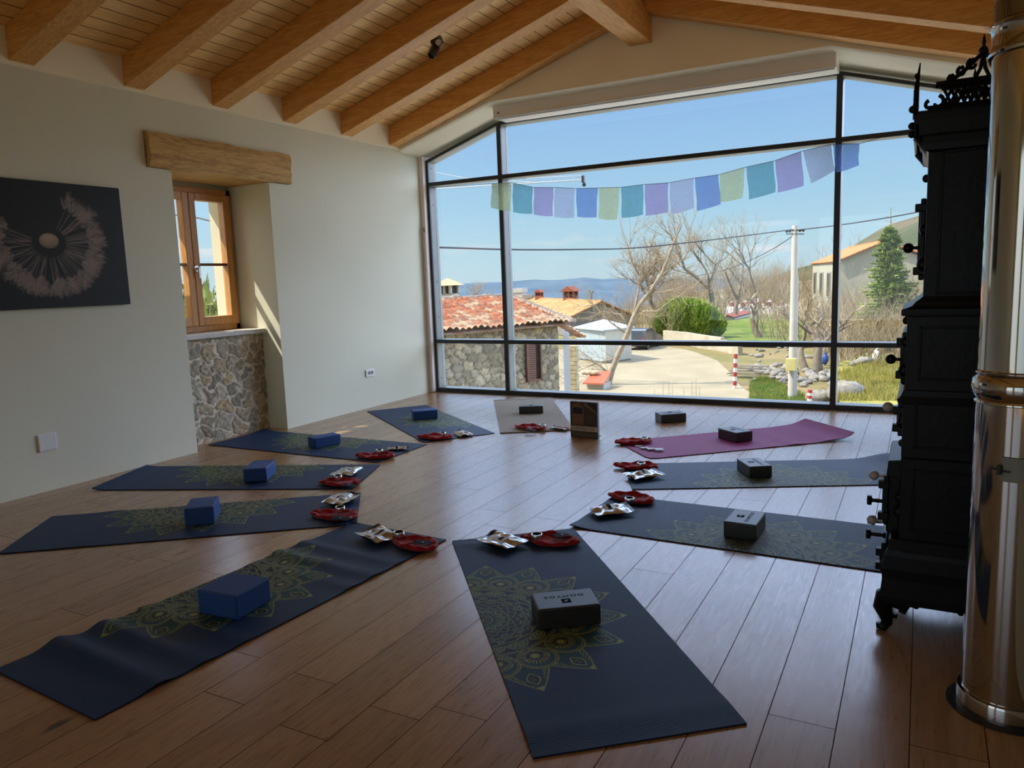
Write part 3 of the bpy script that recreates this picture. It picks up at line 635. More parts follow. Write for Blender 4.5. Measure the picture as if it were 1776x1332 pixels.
def make_mat(label, ring, ang, step=.005, wave=None, lift=None, curl=None, tint=1.0, group=None, color=None, w=MW, l=ML, mt=None, round_=0, name='yoga_mat'):
    """ring: midpoint of the end facing the ring centre, ang: direction towards that centre"""
    root = thing(name, label, 'yoga mat', (0, 0, 0), group)
    zf = mat_surface(wave, lift, curl)
    nx, ny = int(w/step)+1, int(l/step)+1
    def xy(u, v):
        X, Y = (u-.5)*w, (v-.5)*l
        if round_:
            if True: Y0 = Y
            q = np.clip((np.where(Y > 0, Y, np.abs(Y)*.96)-(l/2-round_))/round_, 0, 1); s = 1-(1-np.sqrt(np.clip(1-q*q, 0, 1)))*round_/(w/2); X = X*s
        return X, Y
    def top(u, v):
        X, Y = xy(u, v); return X, Y, zf(u, v)
    if color is None: at = lambda u, v: mandala((u-0)*w, (v-.5)*l+.03)*tint; mm = m_mandala
    else: at = lambda u, v: np.zeros(u.shape+(3,))+np.array(color); mm = mt
    t_ = grid_mesh('mat_top', nx, ny, top, mm, root, True, at)
    # edge skirt and underside
    n = 60; b = MB(); vs = []
    path = [(i/n, 0.) for i in range(8*0+n)]+[(1., i/(3*n)) for i in range(3*n)]+[(1-i/n, 1.) for i in range(n)]+[(0., 1-i/(3*n)) for i in range(3*n)]
    pu = np.array([p[0] for p in path]); pv = np.array([p[1] for p in path]); X, Y = xy(pu, pv); Z = zf(pu, pv)
    m = len(path); vs = [(X[i], Y[i], Z[i]) for i in range(m)]+[(X[i], Y[i], max(.0003, Z[i]-MT)) for i in range(m)]
    b.add(vs, [(m+i, m+(i+1) % m, (i+1) % m, i) for i in range(m)]); b.build('mat_edge', m_matedge if color is None else mt2, root)
    d = Vector((math.cos(ang), math.sin(ang), 0)); c = Vector(ring)-d*(l/2)
    root.location = (c.x, c.y, .0008); root.rotation_euler = (0, 0, ang-PI/2)
    root['_o'] = (0, 0, 0)
    return root
def mat_pose(outer, ring):
    O = [at_z(*p, .003) for p in outer]; Rg = [at_z(*p, .003) for p in ring]
    o = (O[0]+O[1])/2; r = (Rg[0]+Rg[1])/2; d = r-o
    return Vector((r.x, r.y, 0)), math.atan2(d.y, d.x)
MATS = {}
def place(key, outer, ring, label, **k):
    r, a = mat_pose(outer, ring); k.pop('d', None)
    MATS[key] = (make_mat(label, r, a, **k), r, a)
place('A', [(5, 1157), (162, 1249)], [(776, 938), (612, 905)], 'navy mandala yoga mat with rippled surface, nearest on the left', step=.0026,
      wave=[(.12, .026, .030, 0), (.215, .020, .026, .6), (.31, .010, .025, 0), (.62, .012, .025, 2), (.70, .018, .028, 0.4), (.79, .014, .025, 1)])
place('B', [(10, 960), (103, 895)], [(622, 862), (622, 900)], 'navy mandala yoga mat second from the camera on the left', step=.004, wave=[(.2, .004, .05, 0)])
place('C', [(166, 853), (258, 807)], [(657, 805), (615, 849)], 'navy mandala yoga mat third from the camera on the left', step=.004, curl=(0, .012, .06))
place('D', [(359, 774), (462, 745)], [(734, 771), (662, 802)], 'navy mandala yoga mat reaching into the stone window niche', step=.005, lift=[(0, 0, .014, .1)])
place('E', [(640, 713), (735, 703)], [(855, 751), (738, 768)], 'navy mandala yoga mat in the far left corner near the glazing', step=.005)
place('H', [(1500, 795), (1572, 842)], [(1080, 806), (1097, 848)], 'dark mandala yoga mat with a turned-up corner beside the magenta mat', step=.005, lift=[(1, 0, .035, .14)], wave=[(.06, .006, .05, 0)])
place('I', [(1529, 912), (1529, 993)], [(1056, 862), (1000, 910)], 'dark mandala yoga mat running to the foot of the black stove', step=.0035, lift=[(0, 1, .010, .07)])
place('J', [(1297, 1262), (934, 1327)], [(1000, 916), (778, 940)], 'dark blue mandala yoga mat in the centre foreground', step=.0022, wave=[(.955, .004, .02, 0), (.06, .006, .03, 0)], tint=1.1)
mt2 = mat('magenta_edge', (.12, .012, .05), None, 20, .7)
m_mag = attr_mat('magenta_mat', .6, .3, 200, .10, spec=.2)
r, a = mat_pose([(1378, 738), (1462, 764)], [(1064, 770), (1130, 791)])
MATS['G'] = (make_mat('plain magenta yoga mat with a raised rolled end', r, a, step=.006, color=(.27, .028, .150), mt=m_mag, round_=.07, l=1.62, wave=[(.12, .012, .05, 0), (.30, .006, .04, 1), (.42, .004, .03, 2)], curl=(0, .05, .13)), r, a)
mt2 = mat('woven_edge', (.30, .24, .17), None, 20, .8)
m_bei = attr_mat('woven_beige_mat', .8, .8, 130, .30, rib=.011)
r, a = mat_pose([(858, 691), (952, 687)], [(988, 746), (876, 752)])
MATS['F'] = (make_mat('beige woven mat by the glazing behind the book', r, a, step=.006, color=(.34, .29, .225), mt=m_bei, l=1.72, curl=(0, .006, .03), name='woven_mat'), r, a)
m_bind = mat('brown_binding', (.22, .15, .09), None, 20, .8)
for s in (-1, 1): MB().box((-.305, s*.845-.012, .005), (.305, s*.845+.012, .0072)).build('bound_end', m_bind, MATS['F'][0])

# ---- foam blocks
m_bblue = mat('blue_foam', (.008, .052, .21), (.010, .062, .25), 40, .6, bump=.25, bscale=500, dist=.002)
m_bgrey = mat('charcoal_foam', (.022, .023, .026), (.028, .029, .032), 40, .36, bump=.25, bscale=500, dist=.002)
m_ink = mat('block_print', (.004, .004, .005), None, 20, .8, spec=.05)
def text_mesh(s, size, name, m, parent, M4, ext=.0006, align='CENTER', space=1.0):
    cu = bpy.data.curves.new(name, 'FONT'); cu.body = s; cu.size = size; cu.extrude = ext; cu.align_x = align; cu.align_y = 'CENTER'; cu.space_character = space; cu.resolution_u = 3
    o = bpy.data.objects.new(name, cu); COL.objects.link(o); bpy.context.view_layer.update()
    me = bpy.data.meshes.new_from_object(o.evaluated_get(bpy.context.evaluated_depsgraph_get())); bpy.data.objects.remove(o)
    me.transform(M4); me.materials.clear(); me.materials.append(m)
    q = bpy.data.objects.new(name, me); COL.objects.link(q); q.parent = parent; return q
def block(blue, size, seed=1):
    root = thing('yoga_block', 'x', 'yoga block'); L_, W_, H_ = size
    o = MB().cbox((0, 0, H_/2), (L_, W_, H_)).build('block_body', m_bblue if blue else m_bgrey, root, bevel=.008 if blue else .007, seg=3)
    if not blue:
        text_mesh('DOMYOS', .026, 'wordmark', m_ink, root, Matrix.Translation((0, -.022, H_)) @ Matrix.Scale(1.25, 4, (1, 0, 0)), space=1.15)
        e = MB().cbox((0, .020, H_+.0003), (.034, .034, .0008)).build('emblem', m_ink, root, bevel=.002)
        MB().prism([(-.008, .015, H_+.0007), (.002, .015, H_+.0007), (.009, .027, H_+.0007), (-.001, .027, H_+.0007)], (0, 0, .0004)).build('emblem_mark', m_bgrey, e)
    return root
BL = [('A', 1, (.190, .185, .095), (405, 1030), 'blue foam block on the rippled mat nearest on the left', None),
      ('B', 1, (.225, .155, .095), (352, 884), 'blue foam block on the second mat from the camera on the left', None),
      ('C', 1, (.235, .155, .085), (453, 812), 'blue foam block on the third mat from the camera on the left', None),
      ('D', 1, (.225, .14, .08), (563, 762), 'blue foam block on the mat that reaches into the stone niche', None),
      ('E', 1, (.225, .15, .085), (736, 717), 'blue foam block on the mat in the far left corner', None)]
def put_block(blue, corners, size, label, zt=None, flip=False, z0=.0058):
    """corners: photo pixels of the top face's left, front and right corner; the long side runs front-right"""
    h = size[2]+z0; P = [at_z(*c, h) for c in corners]
    o = block(blue, size); return o, P
def block_at(blue, size, cpx, ang, label, z0=.0062):
    p = at_z(*cpx, size[2]+z0); o = block(blue, size); o.location = (p.x, p.y, z0); o.rotation_euler = (0, 0, ang); o['label'] = label; o['group'] = 'foam yoga blocks'; return o
def edge_ang(p, q, z): P, Q = at_z(*p, z), at_z(*q, z); return math.atan2(Q.y-P.y, Q.x-P.x)
block_at(1, (.195, .19, .098), (405, 1012), edge_ang((349, 1022), (414, 1033), .1), 'blue foam block on the rippled mat nearest on the left')
block_at(1, (.215, .15, .098), (350, 871), edge_ang((320, 880), (332, 862), .1), 'blue foam block on the second mat from the camera on the left')
block_at(1, (.24, .15, .09), (450, 805), edge_ang((421, 812), (438, 798), .1), 'blue foam block on the third mat from the camera on the left')
block_at(1, (.225, .12, .08), (562, 755), edge_ang((546, 760), (591, 752), .08), 'blue foam block on the mat that reaches into the stone niche')
block_at(1, (.225, .15, .082), (736, 710), edge_ang((722, 714), (760, 711), .08), 'blue foam block on the mat in the far left corner')
block_at(0, (.225, .10, .072), (921, 703), edge_ang((906, 705), (942, 704), .08), 'black foam block on the beige woven mat')
block_at(0, (.225, .15, .075), (1163, 715.5), edge_ang((1158, 722), (1187, 720), .075)-.0, 'black foam block lying alone on the bare floor by the glazing', z0=.0006)
block_at(0, (.215, .15, .075), (1275, 744.5), edge_ang((1248, 743), (1278, 751), .08)+PI, 'charcoal foam block on the magenta mat')
block_at(0, (.22, .14, .075), (1308, 801), edge_ang((1285, 798), (1302, 809), .08)+PI, 'grey foam block on the mat with the turned-up corner')
block_at(0, (.215, .15, .08), (1292, 896), edge_ang((1262, 903), (1276, 887), .085), 'grey foam block on the mat running to the stove')
block_at(0, (.23, .15, .078), (980, 1038), edge_ang((946, 1052), (1038, 1043), .085)+PI, 'grey foam block on the centre foreground mat')

# ---- red cloth pouches, tins, cards, foil packets
m_red = mat('red_cotton', (.40, .012, .016), (.28, .006, .010), 30, .8, bump=.4, bscale=160, dist=.003, sheen=.3)
m_foil = mat('foil', (.60, .60, .60), (.42, .42, .42), 22, .22, .95, bump=.8, bscale=18, dist=.005)
m_foilback = mat('black_pouch_side', (.018, .018, .02), None, 20, .3)
m_tin = mat('tin_metal', (.75, .74, .70), None, 10, .22, 1)
m_lidc = mat('tin_lid_label', (.30, .29, .27), (.42, .40, .36), 90, .45)
m_card = mat('slate_card', (.014, .017, .020), (.018, .021, .025), 40, .8)
m_print = mat('pouch_label', (.78, .77, .74), (.70, .69, .66), 40, .5)
def pouch(seed, knot=True):
    R = random.Random(seed); t = thing('cloth_pouch', 'x', 'pouch')
    n = 72; rings = [(0, .010), (.30, .009), (.55, .010), (.70, .016), (.84, .030), (.95, .027), (1.0, .016), (.97, .004), (.6, .001)]
    ph = [R.uniform(0, 6) for _ in range(8)]; vs = []
    for k in range(n):
        a = 2*PI*k/n
        rx = .130*(1+.05*math.sin(2*a+ph[0])); ry = .082*(1+.07*math.sin(3*a+ph[1]))
        if math.cos(a) < 0: ry *= 1-.38*abs(math.cos(a))**2; rx *= 1+.22*abs(math.cos(a))**3
        for j, (s, z) in enumerate(rings):
            wob = 1+.03*math.sin(7*a+ph[2]+j)+.02*math.sin(15*a+ph[3])
            zz = z*(1+.16*math.sin(3*a+ph[4]+s*2)+.13*math.sin(9*a+ph[5]-s*5)) if .25 < s and j < 7 else z
            vs.append((rx*s*math.cos(a)*wob, ry*s*math.sin(a)*wob, max(.0004, zz)))
    m = len(rings); fs = [(k*m+j, ((k+1) % n)*m+j, ((k+1) % n)*m+j+1, k*m+j+1) for k in range(n) for j in range(m-1)]
    o = MB().add(vs, fs).build('cloth', m_red, t, smooth='all')
    s_ = o.modifiers.new('s', 'SUBSURF'); s_.levels = 1; s_.render_levels = 2
    if knot:
        pts = [(.10*math.cos(q), .062*math.sin(q), .028+.006*math.sin(3*q)) for q in [-.5+i*.22 for i in range(9)]]
        MB().tube([(-.02, -.075, .006), (-.008, -.062, .026), (.006, -.03, .024), (.0, .01, .014), (-.02, .04, .012)], [.006, .008, .007, .005, .004], 8, flat=.6).build('hem_fold', m_red, t, smooth='all')
    return t
def tin():
    t = thing('small_tin', 'x', 'tin')
    MB().lathe([(.0245, 0), (.0262, .001), (.0262, .012), (.0255, .0125)], (0, 0, 0), 28).build('tin_base', m_tin, t, smooth=True)
    l = MB().lathe([(.0262, .0125), (.0272, .0130), (.0272, .0235), (.0262, .0250), (.0235, .0252), (.0225, .0238)], (0, 0, 0), 28).build('lid', m_tin, t, smooth=True)
    MB().lathe([(.0226, .0230), (.0226, .0238), (0, .0238)], (0, 0, 0), 28).build('lid_label', m_lidc, l)
    return t
def card(ring=False, mark=False):
    t = thing('dark_card', 'x', 'card'); R = random.Random(2)
    vs = []; n = 6
    for i in range(n):
        for j in (-1, 1): x = -.045+.09*i/(n-1); vs.append((x, j*.027, .004*math.sin(i/(n-1)*PI)))
    b = MB().add(vs, [(2*i, 2*i+2, 2*i+3, 2*i+1) for i in range(n-1)]); o = b.build('card_face', m_card, t); s = o.modifiers.new('s', 'SOLIDIFY'); s.thickness = .0014
    MB().cbox((.0, .0, .0052), (.012, .009, .0005)).build('printed_mark', m_lidc, t)
    if ring:
        MB().tube([(.052+.006*math.cos(q), .018+.006*math.sin(q), .004) for q in [i*2*PI/14 for i in range(15)]], .0014, 5, cap=False).build('eyelet_ring', mat('white_ring', (.8, .8, .78), None, 9, .3), t)
    return t
def packet(seed, l=.17, w=.115, puff=.020, ringtie=True, curl=.02, mats=None, lab=True):
    R = random.Random(seed); t = thing('foil_packet', 'x', 'packet'); ph = [R.uniform(0, 6) for _ in range(6)]
    def zf(u, v, s):
        e = (np.sin(PI*u)**.6)*(np.sin(PI*np.clip(v*1.12, 0, 1))**.6)
        w_ = 1.9*.0022*np.sin(11*u+ph[0]+4*v)+.0016*np.sin(19*v+ph[1]-7*u)+.001*np.sin(31*u*v+ph[2])
        base = puff*.35+.003*np.sin(PI*u*2+ph[3])+curl*np.clip(v-.75, 0, 1)**1.5*4*(.5+.5*np.sin(u*6+ph[4]))
        return base+puff*.35+puff*.45*e+w_*(.5+e) if s > 0 else (base+puff*.33+w_*.5)*(1-np.clip(e*1.6, 0, 1))+.0008
    for s, nm, mm in ((1, 'front_foil', mats or m_foil), (-1, 'back_foil', m_foilback)):
        def fn(u, v, s=s):
            X = (u-.5)*w*(1+.05*np.sin(v*7+ph[5])); Y = (v-.5)*l
            return X, Y, np.maximum(.0006, zf(u, v, s)+.002)
        grid_mesh(nm, 26, 34, fn, mm, t)
    if lab:
        def fn(u, v):
            U = .22+u*.56; V = .30+v*.32; return (U-.5)*w, (V-.5)*l, zf(U, V, 1)+.0032
        grid_mesh('pouch_label', 14, 12, fn, m_print, t)
        def fn2(u, v):
            U = .32+u*.36; V = .40+v*.10; return (U-.5)*w, (V-.5)*l, zf(U, V, 1)+.0040
        grid_mesh('label_print', 10, 6, fn2, m_card, t)
    if ringtie:
        MB().tube([(.012*math.cos(q)*1.0, l*.34+.004*math.sin(q*2), .034+.012*math.sin(q)+.004) for q in [i*2*PI/14 for i in range(15)]], .0012, 5, cap=False).build('tie_wire', mat('brown_tie', (.14, .07, .04), None, 9, .5), t)
    return t
def put(o, px, z, ang, label, group=None, tilt=None):
    p = at_z(*px, z+.01); o.location = (p.x, p.y, z); o.rotation_euler = (tilt[0] if tilt else 0, tilt[1] if tilt else 0, ang); o['label'] = label
    if group: o['group'] = group
    return o
WH = {'A': 'the rippled nearest left mat', 'B': 'the second left mat from the camera', 'C': 'the third left mat from the camera', 'D': 'the mat entering the stone niche', 'E': 'the far left corner mat',
      'F': 'the beige woven mat', 'G': 'the magenta mat', 'H': 'the mat with turned-up corner', 'I': 'the mat running to the stove', 'J': 'the centre foreground mat'}
# key: pouch px + angle, tin px, card px + angle, packet px + angle + kind
IT = {
 'A': ((720, 943), -.15, (692, 926), (733, 938, .75), (656, 931, 1.25, 's')),
 'J': ((958, 937), .1, (931, 930), (975, 925, 1.0), (870, 941, 1.3, 's')),
 'B': ((583, 894), .25, (590, 882), (590, 896, .5), (593, 868, .1, 's')),
 'C': ((592, 837), .35, (586, 827), (605, 839, .3), (602, 820, .3, 's')),
 'D': ((654, 791), .35, (658, 782), None, (690, 778, -1.0, 'f')),
 'E': ((757, 758), .3, (768, 752), None, (803, 752, .9, 't')),
 'F': ((922, 742), .0, (941, 738), (920, 743, .2), (970, 742, 1.4, 'c')),
 'G': ((1101, 766), .6, (1117, 761), None, None),
 'H': ((1107, 809), .25, (1112, 805), None, (1117, 825, -.7, 's')),
 'I': ((1098, 865), -.15, (1092, 867), (1086, 858, 2.1), (1060, 887, -.8, 's')),
}
m_tan = mat('tan_foil', (.42, .35, .27), (.55, .48, .40), 18, .3, .6, bump=.8, bscale=30, dist=.006)
m_flor = mat('floral_packet', (.62, .70, .64), (.50, .16, .22), 26, .5, 0, bump=.5, bscale=30, contrast=3)
for i, (k, (pp, pa, tp, cp, fp)) in enumerate(IT.items()):
    put(pouch(i+3, knot=(k in 'ADGI')), pp, .0065, pa, 'crumpled red cloth pouch on '+WH[k], 'red cloth pouches')
    put(tin(), (tp[0], tp[1]+1), .030, 0, 'small round silver tin on the red pouch on '+WH[k], 'small round tins')
    if cp: put(card(ring=(k in 'AB')), cp[:2], .034, cp[2], 'dark card lying in the red pouch on '+WH[k], 'dark cards', tilt=(.0, .12))
    if fp:
        kd = fp[3]
        if kd == 's': o = packet(i, l=.215, w=.150, puff=.030); lb = 'puffed silver foil packet on '
        elif kd == 'f': o = packet(i, .16, .085, .012, False, .005); lb = 'flat printed silver packet on '
        elif kd == 't': o = packet(i, .17, .12, .018, True, .02, m_tan); lb = 'tan foil packet on '
        else: o = packet(i, .17, .09, .012, False, .01, m_flor, lab=False); lb = 'flowery green and pink packet on '
        put(o, fp[:2], .0075, fp[2], lb+WH[k], 'foil packets')
m_sach = mat('sachet_paper', (.45, .42, .36), (.25, .21, .18), 30, .5, .3, contrast=2)
m_sach2 = mat('green_sachet', (.42, .55, .48), (.5, .5, .45), 30, .45, .2, contrast=2)
nmz = ['first and leftmost', 'second', 'third', 'last and greenish']
for i, px in enumerate(((1108, 773), (1118, 777), (1129, 779.5), (1143, 781))):
    t = thing('tea_sachet', nmz[i]+' of four small sachets fanned out on the magenta mat', 'sachet', (0, 0, 0), 'fanned sachets')
    o = MB().cbox((0, 0, .003), (.060, .052, .003)).build('sachet_body', m_sach2 if i == 3 else m_sach, t, bevel=.001)
    MB().cbox((0, .022, .0049), (.058, .004, .0006)).build('sealed_edge', m_foil, t)
    p = at_z(*px, .01); t.location = (p.x, p.y, .0065+i*.0032); t.rotation_euler = (0, .03, .75-.05*i)

# ---- the guidebook
def book():
    a, c = at_z(990, 757.5, 0), at_z(1037, 762, 0); ang = math.atan2(c.y-a.y, c.x-a.x); w = (c-a).length; h = .285; th = .026
    t = thing('guidebook', 'upright guidebook with a dark photo cover standing on the floor by the beige mat', 'book')
    t.location = (a.x, a.y, .001); t.rotation_euler = (0, 0, ang)
    m_cov = mat('book_cover', (.035, .024, .018), (.07, .045, .03), 14, .35, contrast=2)
    MB().box((0, .0, 0), (w, .0025, h)).build('front_cover', m_cov, t); MB().box((0, th, 0), (w, th+.0025, h)).build('back_cover', m_cov, t)
    MB().box((w-.003, .0, 0), (w, th+.0025, h)).build('spine', mat('book_spine', (.16, .16, .20), None, 9, .4), t)
    MB().box((.004, .0026, .003), (w-.003, th-.0002, h-.003)).build('pages', mat('paper', (.75, .73, .68), (.65, .63, .58), 200, .8), t)
    m_band = mat('title_band', (.62, .52, .42), (.58, .48, .39), 10, .6)
    z0, z1 = .053, .092
    MB().box((.004, -.0006, z0), (w-.004, .0002, z1)).build('title_band', m_band, t)
    MX = Matrix.Rotation(PI/2, 4, 'X')
    text_mesh('GUIDEBOOK', .037, 'title', mat('title_ink', (.01, .01, .01), None, 9, .5), t, Matrix.Translation((w*.46, -.0009, (z0+z1)/2)) @ MX, ext=.0003, space=.98)
    # the photograph on the cover: a stone house with a lit gable window, receding eaves, a street
    def slab(nm, pts, c, k=0): MB().prism([(x*w, -.0004-k*.0003, z*h) for x, z in pts], (0, .0004, 0)).build(nm, mat('cover_'+nm, c, tuple(x*1.5 for x in c), 60, .4), t)
    slab('house_gable', [(.06, .36), (.50, .36), (.50, .86), (.34, .95), (.12, .93), (.06, .86)], (.15, .075, .045))
    slab('dark_window', [(.10, .66), (.46, .66), (.46, .84), (.10, .84)], (.006, .006, .007), 1)
    slab('window_sill', [(.09, .63), (.48, .63), (.48, .655), (.09, .655)], (.16, .09, .06), 1)
    slab('receding_eave', [(.50, .93), (.95, .70), (.95, .74), (.55, .97)], (.19, .12, .07), 1)
    slab('side_wall', [(.52, .36), (.95, .36), (.95, .69), (.52, .88)], (.045, .028, .02))
    slab('cover_sky', [(.60, .98), (.97, .98), (.97, .76)], (.02, .017, .015))
    for k in range(3): slab('shutter', [(.60+.12*k, .44), (.65+.12*k, .44), (.65+.12*k, .64-.02*k), (.60+.12*k, .66-.02*k)], (.08, .05, .04), 1)
    slab('street', [(.04, .03), (.95, .03), (.95, .13), (.04, .16)], (.08, .065, .055))
    MB().box((w, th*.5, .022), (w+.02, th*.5+.008, .028)).build('ribbon', m_black, t)
book()
# ================================================================== CAST IRON STOVE AND FLUE
m_iron = mat('cast_iron', (.0035, .0035, .004), (.006, .006, .0065), 25, .34, .0, bump=.25, bscale=60, dist=.003, spec=.2)
m_knob = mat('worn_nickel', (.40, .37, .33), (.30, .27, .23), 30, .35, .9)
m_wknob = mat('grey_porcelain', (.45, .44, .42), None, 9, .3)
def stove():
    t = thing('cast_iron_stove', 'tall ornate black cast iron stove with crown, knobs and clawed feet', 'stove', (5.05, 2.96, 0))
    y0, y1 = 2.75, 3.19; xb = 5.205
    # each stage: body box with panel frames on the side and the front
    def stage(name, x0, z0, z1, ins=0, panel=True):
        b = MB().box((x0, y0+ins, z0), (xb, y1-ins, z1)); o = b.build(name, m_iron, t, bevel=.004)
        if panel:
            m = .035; h = MB()
            for (a, c, d, e) in ((x0+m, xb-m, z0+m, z0+m+.008), (x0+m, xb-m, z1-m-.008, z1-m), (x0+m, x0+m+.008, z0+m, z1-m), (xb-m-.008, xb-m, z0+m, z1-m)):
                h.box((a, y0+ins-.004, d), (c, y0+ins+.004, e))
            h.build('side_moulding', m_iron, o, bevel=.002)
        return o
    def ledge(name, prof, ins=0, ry=.02):     # prof: (x, z) outline of the front moulding, swept round near side, front and far side
        vs = []; fs = []; n = len(prof); xmax = max(p[0] for p in prof)
        b = MB()
        for (x, z) in prof:
            k = (xmax-x); vs.append([(xb, y0+ins-k*.35, z), (x, y0+ins-k*.35, z), (x, y1-ins+k*.35, z), (xb, y1-ins+k*.35, z)])
        for i in range(n-1):
            a, c = vs[i], vs[i+1]; m = len(b.v); b.add(a+c, [(4, 5, 1, 0), (5, 6, 2, 1), (6, 7, 3, 2)])
        b.add(vs[0], [(3, 2, 1, 0)]); b.add(vs[-1], [(0, 1, 2, 3)])
        return b.build(name, m_iron, t, smooth=True)
    stage('base_stage', 4.865, .15, .34); stage('lower_stage', 4.886, .34, .62); stage('firebox_stage', 4.886, .62, .845); stage('middle_stage', 4.890, .845, 1.09); stage('upper_stage', 4.932, 1.12, 1.63)
    ledge('base_moulding', [(4.865, .112), (4.838, .115), (4.836, .135), (4.842, .20), (4.838, .235), (4.846, .28), (4.856, .30), (4.858, .335), (4.865, .34)])
    ledge('waist_moulding', [(4.886, .800), (4.872, .803), (4.868, .815), (4.878, .826), (4.886, .845)])
    ledge('shoulder_moulding', [(4.890, 1.086), (4.874, 1.090), (4.872, 1.098), (4.874, 1.110), (4.888, 1.114), (4.902, 1.120), (4.912, 1.133), (4.924, 1.142), (4.932, 1.150)])
    ledge('cornice', [(4.936, 1.592), (4.926, 1.598), (4.918, 1.600), (4.914, 1.618), (4.914, 1.64), (4.904, 1.648), (4.902, 1.676), (4.893, 1.69), (4.893, 1.71), (4.932, 1.716)])
    MB().box((4.90, y0-.008, 1.70), (xb, y1+.008, 1.72)).build('top_plate', m_iron, t, bevel=.003)
    # projecting fire door housing, low front
    MB().box((4.846, 2.82, .338), (4.888, 3.12, .595)).build('door_housing', m_iron, t, bevel=.006)
    b = MB(); b.add([(4.888, 2.80, .60), (4.848, 2.80, .595), (4.843, 2.80, .545), (4.888, 2.80, .53), (4.888, 3.14, .60), (4.848, 3.14, .595), (4.843, 3.14, .545), (4.888, 3.14, .53)], [(0, 1, 2, 3), (7, 6, 5, 4), (1, 5, 6, 2), (0, 4, 5, 1), (3, 2, 6, 7), (0, 3, 7, 4)])
    b.build('hood', m_knob.copy() if False else m_iron, t, bevel=.003)
    # doors on the front, each with hinges, knob
    def door(name, x, z0, z1, knobz=None, kn='porcelain', long_=0, orn=True):
        o = MB().box((x-.014, 2.81, z0), (x+.002, 3.13, z1)).build(name, m_iron, t, bevel=.004)
        MB().box((x-.019, 2.84, z0+.025), (x-.012, 3.10, z1-.025)).build('door_panel', m_iron, o, bevel=.004)
        for z in (z0+.03, z1-.03): MB().box((x-.030, 2.795, z-.013), (x+.004, 2.825, z+.013)).build('hinge', m_iron, o, bevel=.003)
        if knobz:
            R = Matrix.Rotation(-PI/2, 3, 'Y')
            k = MB().lathe([(.007, 0), (.010, .003), (.006, .008), (.005, .020), (.012, .024), (.0165, .032), (.0165, .040), (.012, .048), (.004, .052), (0, .054)], (x-.010, 2.835, knobz), 16, R)
            k.build('knob', m_wknob if kn == 'porcelain' else m_iron, o, smooth=True)
    door('upper_door', 4.930, 1.20, 1.46, 1.305, 'iron'); door('middle_door', 4.890, .86, 1.03, .938, 'iron'); door('warming_door', 4.886, .68, .80, .775); door('fire_door', 4.850, .37, .54, .532); door('ash_door', 4.848, .19, .30, .372)
    R = Matrix.Rotation(-PI/2, 3, 'Y')
    for z, y, s in ((.444, 2.83, 1.0), (.347, 2.90, .8), (.322, 2.83, 1.0)):
        MB().lathe([(.008*s, 0), (.011*s, .006), (.006*s, .012), (.0075*s, .03), (.006*s, .044), (.013*s, .050), (.015*s, .056), (.013*s, .062), (0, .064)], (4.847, y, z), 14, R).build('turn_handle', m_iron, t, smooth=True)
        MB().tube([(4.847-.055*s, y, z-.016*s), (4.847-.055*s, y, z+.016*s)], [.008*s]*2, 10).build('handle_bar', m_iron, t, smooth=True)
    # cast relief on the front edge
    for i, z in enumerate((1.07, 1.0, .905, .87, .745, .73, .66, .47, .42, 1.52, 1.36, 1.25)):
        MB().ball((4.886 if z < 1.1 else 4.928, 2.80, z), .011+.004*(i % 3), 8, (1.0, .8, 1.2)).build('cast_rosette', m_iron, t, smooth='all')
    # feet
    def foot(x, y, sx, sy):
        b = MB(); dx = Vector((sx, 0, 0))
        P = [(x+.03*-sx, y, .135), (x+.004*sx, y, .115), (x+.010*sx, y, .085), (x-.002*sx, y, .055), (x-.006*sx, y, .03), (x+.006*sx, y, .012), (x+.018*sx, y, .013), (x+.020*sx, y, .024)]
        b.tube(P, [.036, .036, .031, .024, .019, .017, .014, .009], 10)
        b.tube([(x-.005*sx, y, .115), (x-.04*sx, y, .105), (x-.06*sx, y, .090), (x-.055*sx, y, .078), (x-.04*sx, y, .08)], [.026, .024, .019, .013, .008], 8)
        b.tube([(x-.04*sx, y, .12), (x-.085*sx, y, .112), (x-.10*sx, y, .10)], [.022, .018, .011], 8)
        b.tube([(x-.012*sx, y, .06), (x-.035*sx, y, .052), (x-.036*sx, y, .064)], [.009, .006, .003], 6)
        b.build('foot', m_iron, t, smooth=True)
    for x, s in ((4.855, -1), (5.17, 1)):
        for y in (2.78, 3.16): foot(x, y, s, 1)
    # crown: pierced gallery on each side with a scrolled crest and finial, tall crest on the front
    def gallery(P0, ex, L_, name):
        ex = Vector(ex); ez = Vector((0, 0, 1)); P0 = Vector(P0); b = MB(); c = L_/2
        def pt(u, z): return P0+ex*u+ez*z
        def bar(pts, r, n=6): b.tube([pt(*p) for p in pts], [q*1.45 for q in r] if hasattr(r, '__len__') else r*1.45, n)
        for z in (.002, .058): bar([(0 if z < .01 else .035, z), (L_ if z < .01 else L_-.035, z)], .006)
        bar([(.02, .068), (L_-.02, .068)], .0075); bar([(.02, .068), (.06, .060)], .006)
        for i in range(int(L_/.0175)+1):    # lattice
            u = .04+i*.0175
            if u < L_-.04:
                bar([(u, .002), (min(L_-.03, u+.025), .058)], .0030, 4); bar([(u, .058), (min(L_-.03, u+.025), .002)], .0030, 4)
        def scroll(cu, cz, r, a0, a1, rr=.0045):
            n = 14; pts = []
            for i in range(n): q = i/(n-1); a = a0+(a1-a0)*q; k = r*(1-.62*q); pts.append((cu+k*math.cos(a), cz+k*math.sin(a)))
            bar(pts, [rr*(1-.3*i/n) for i in range(n)], 6)
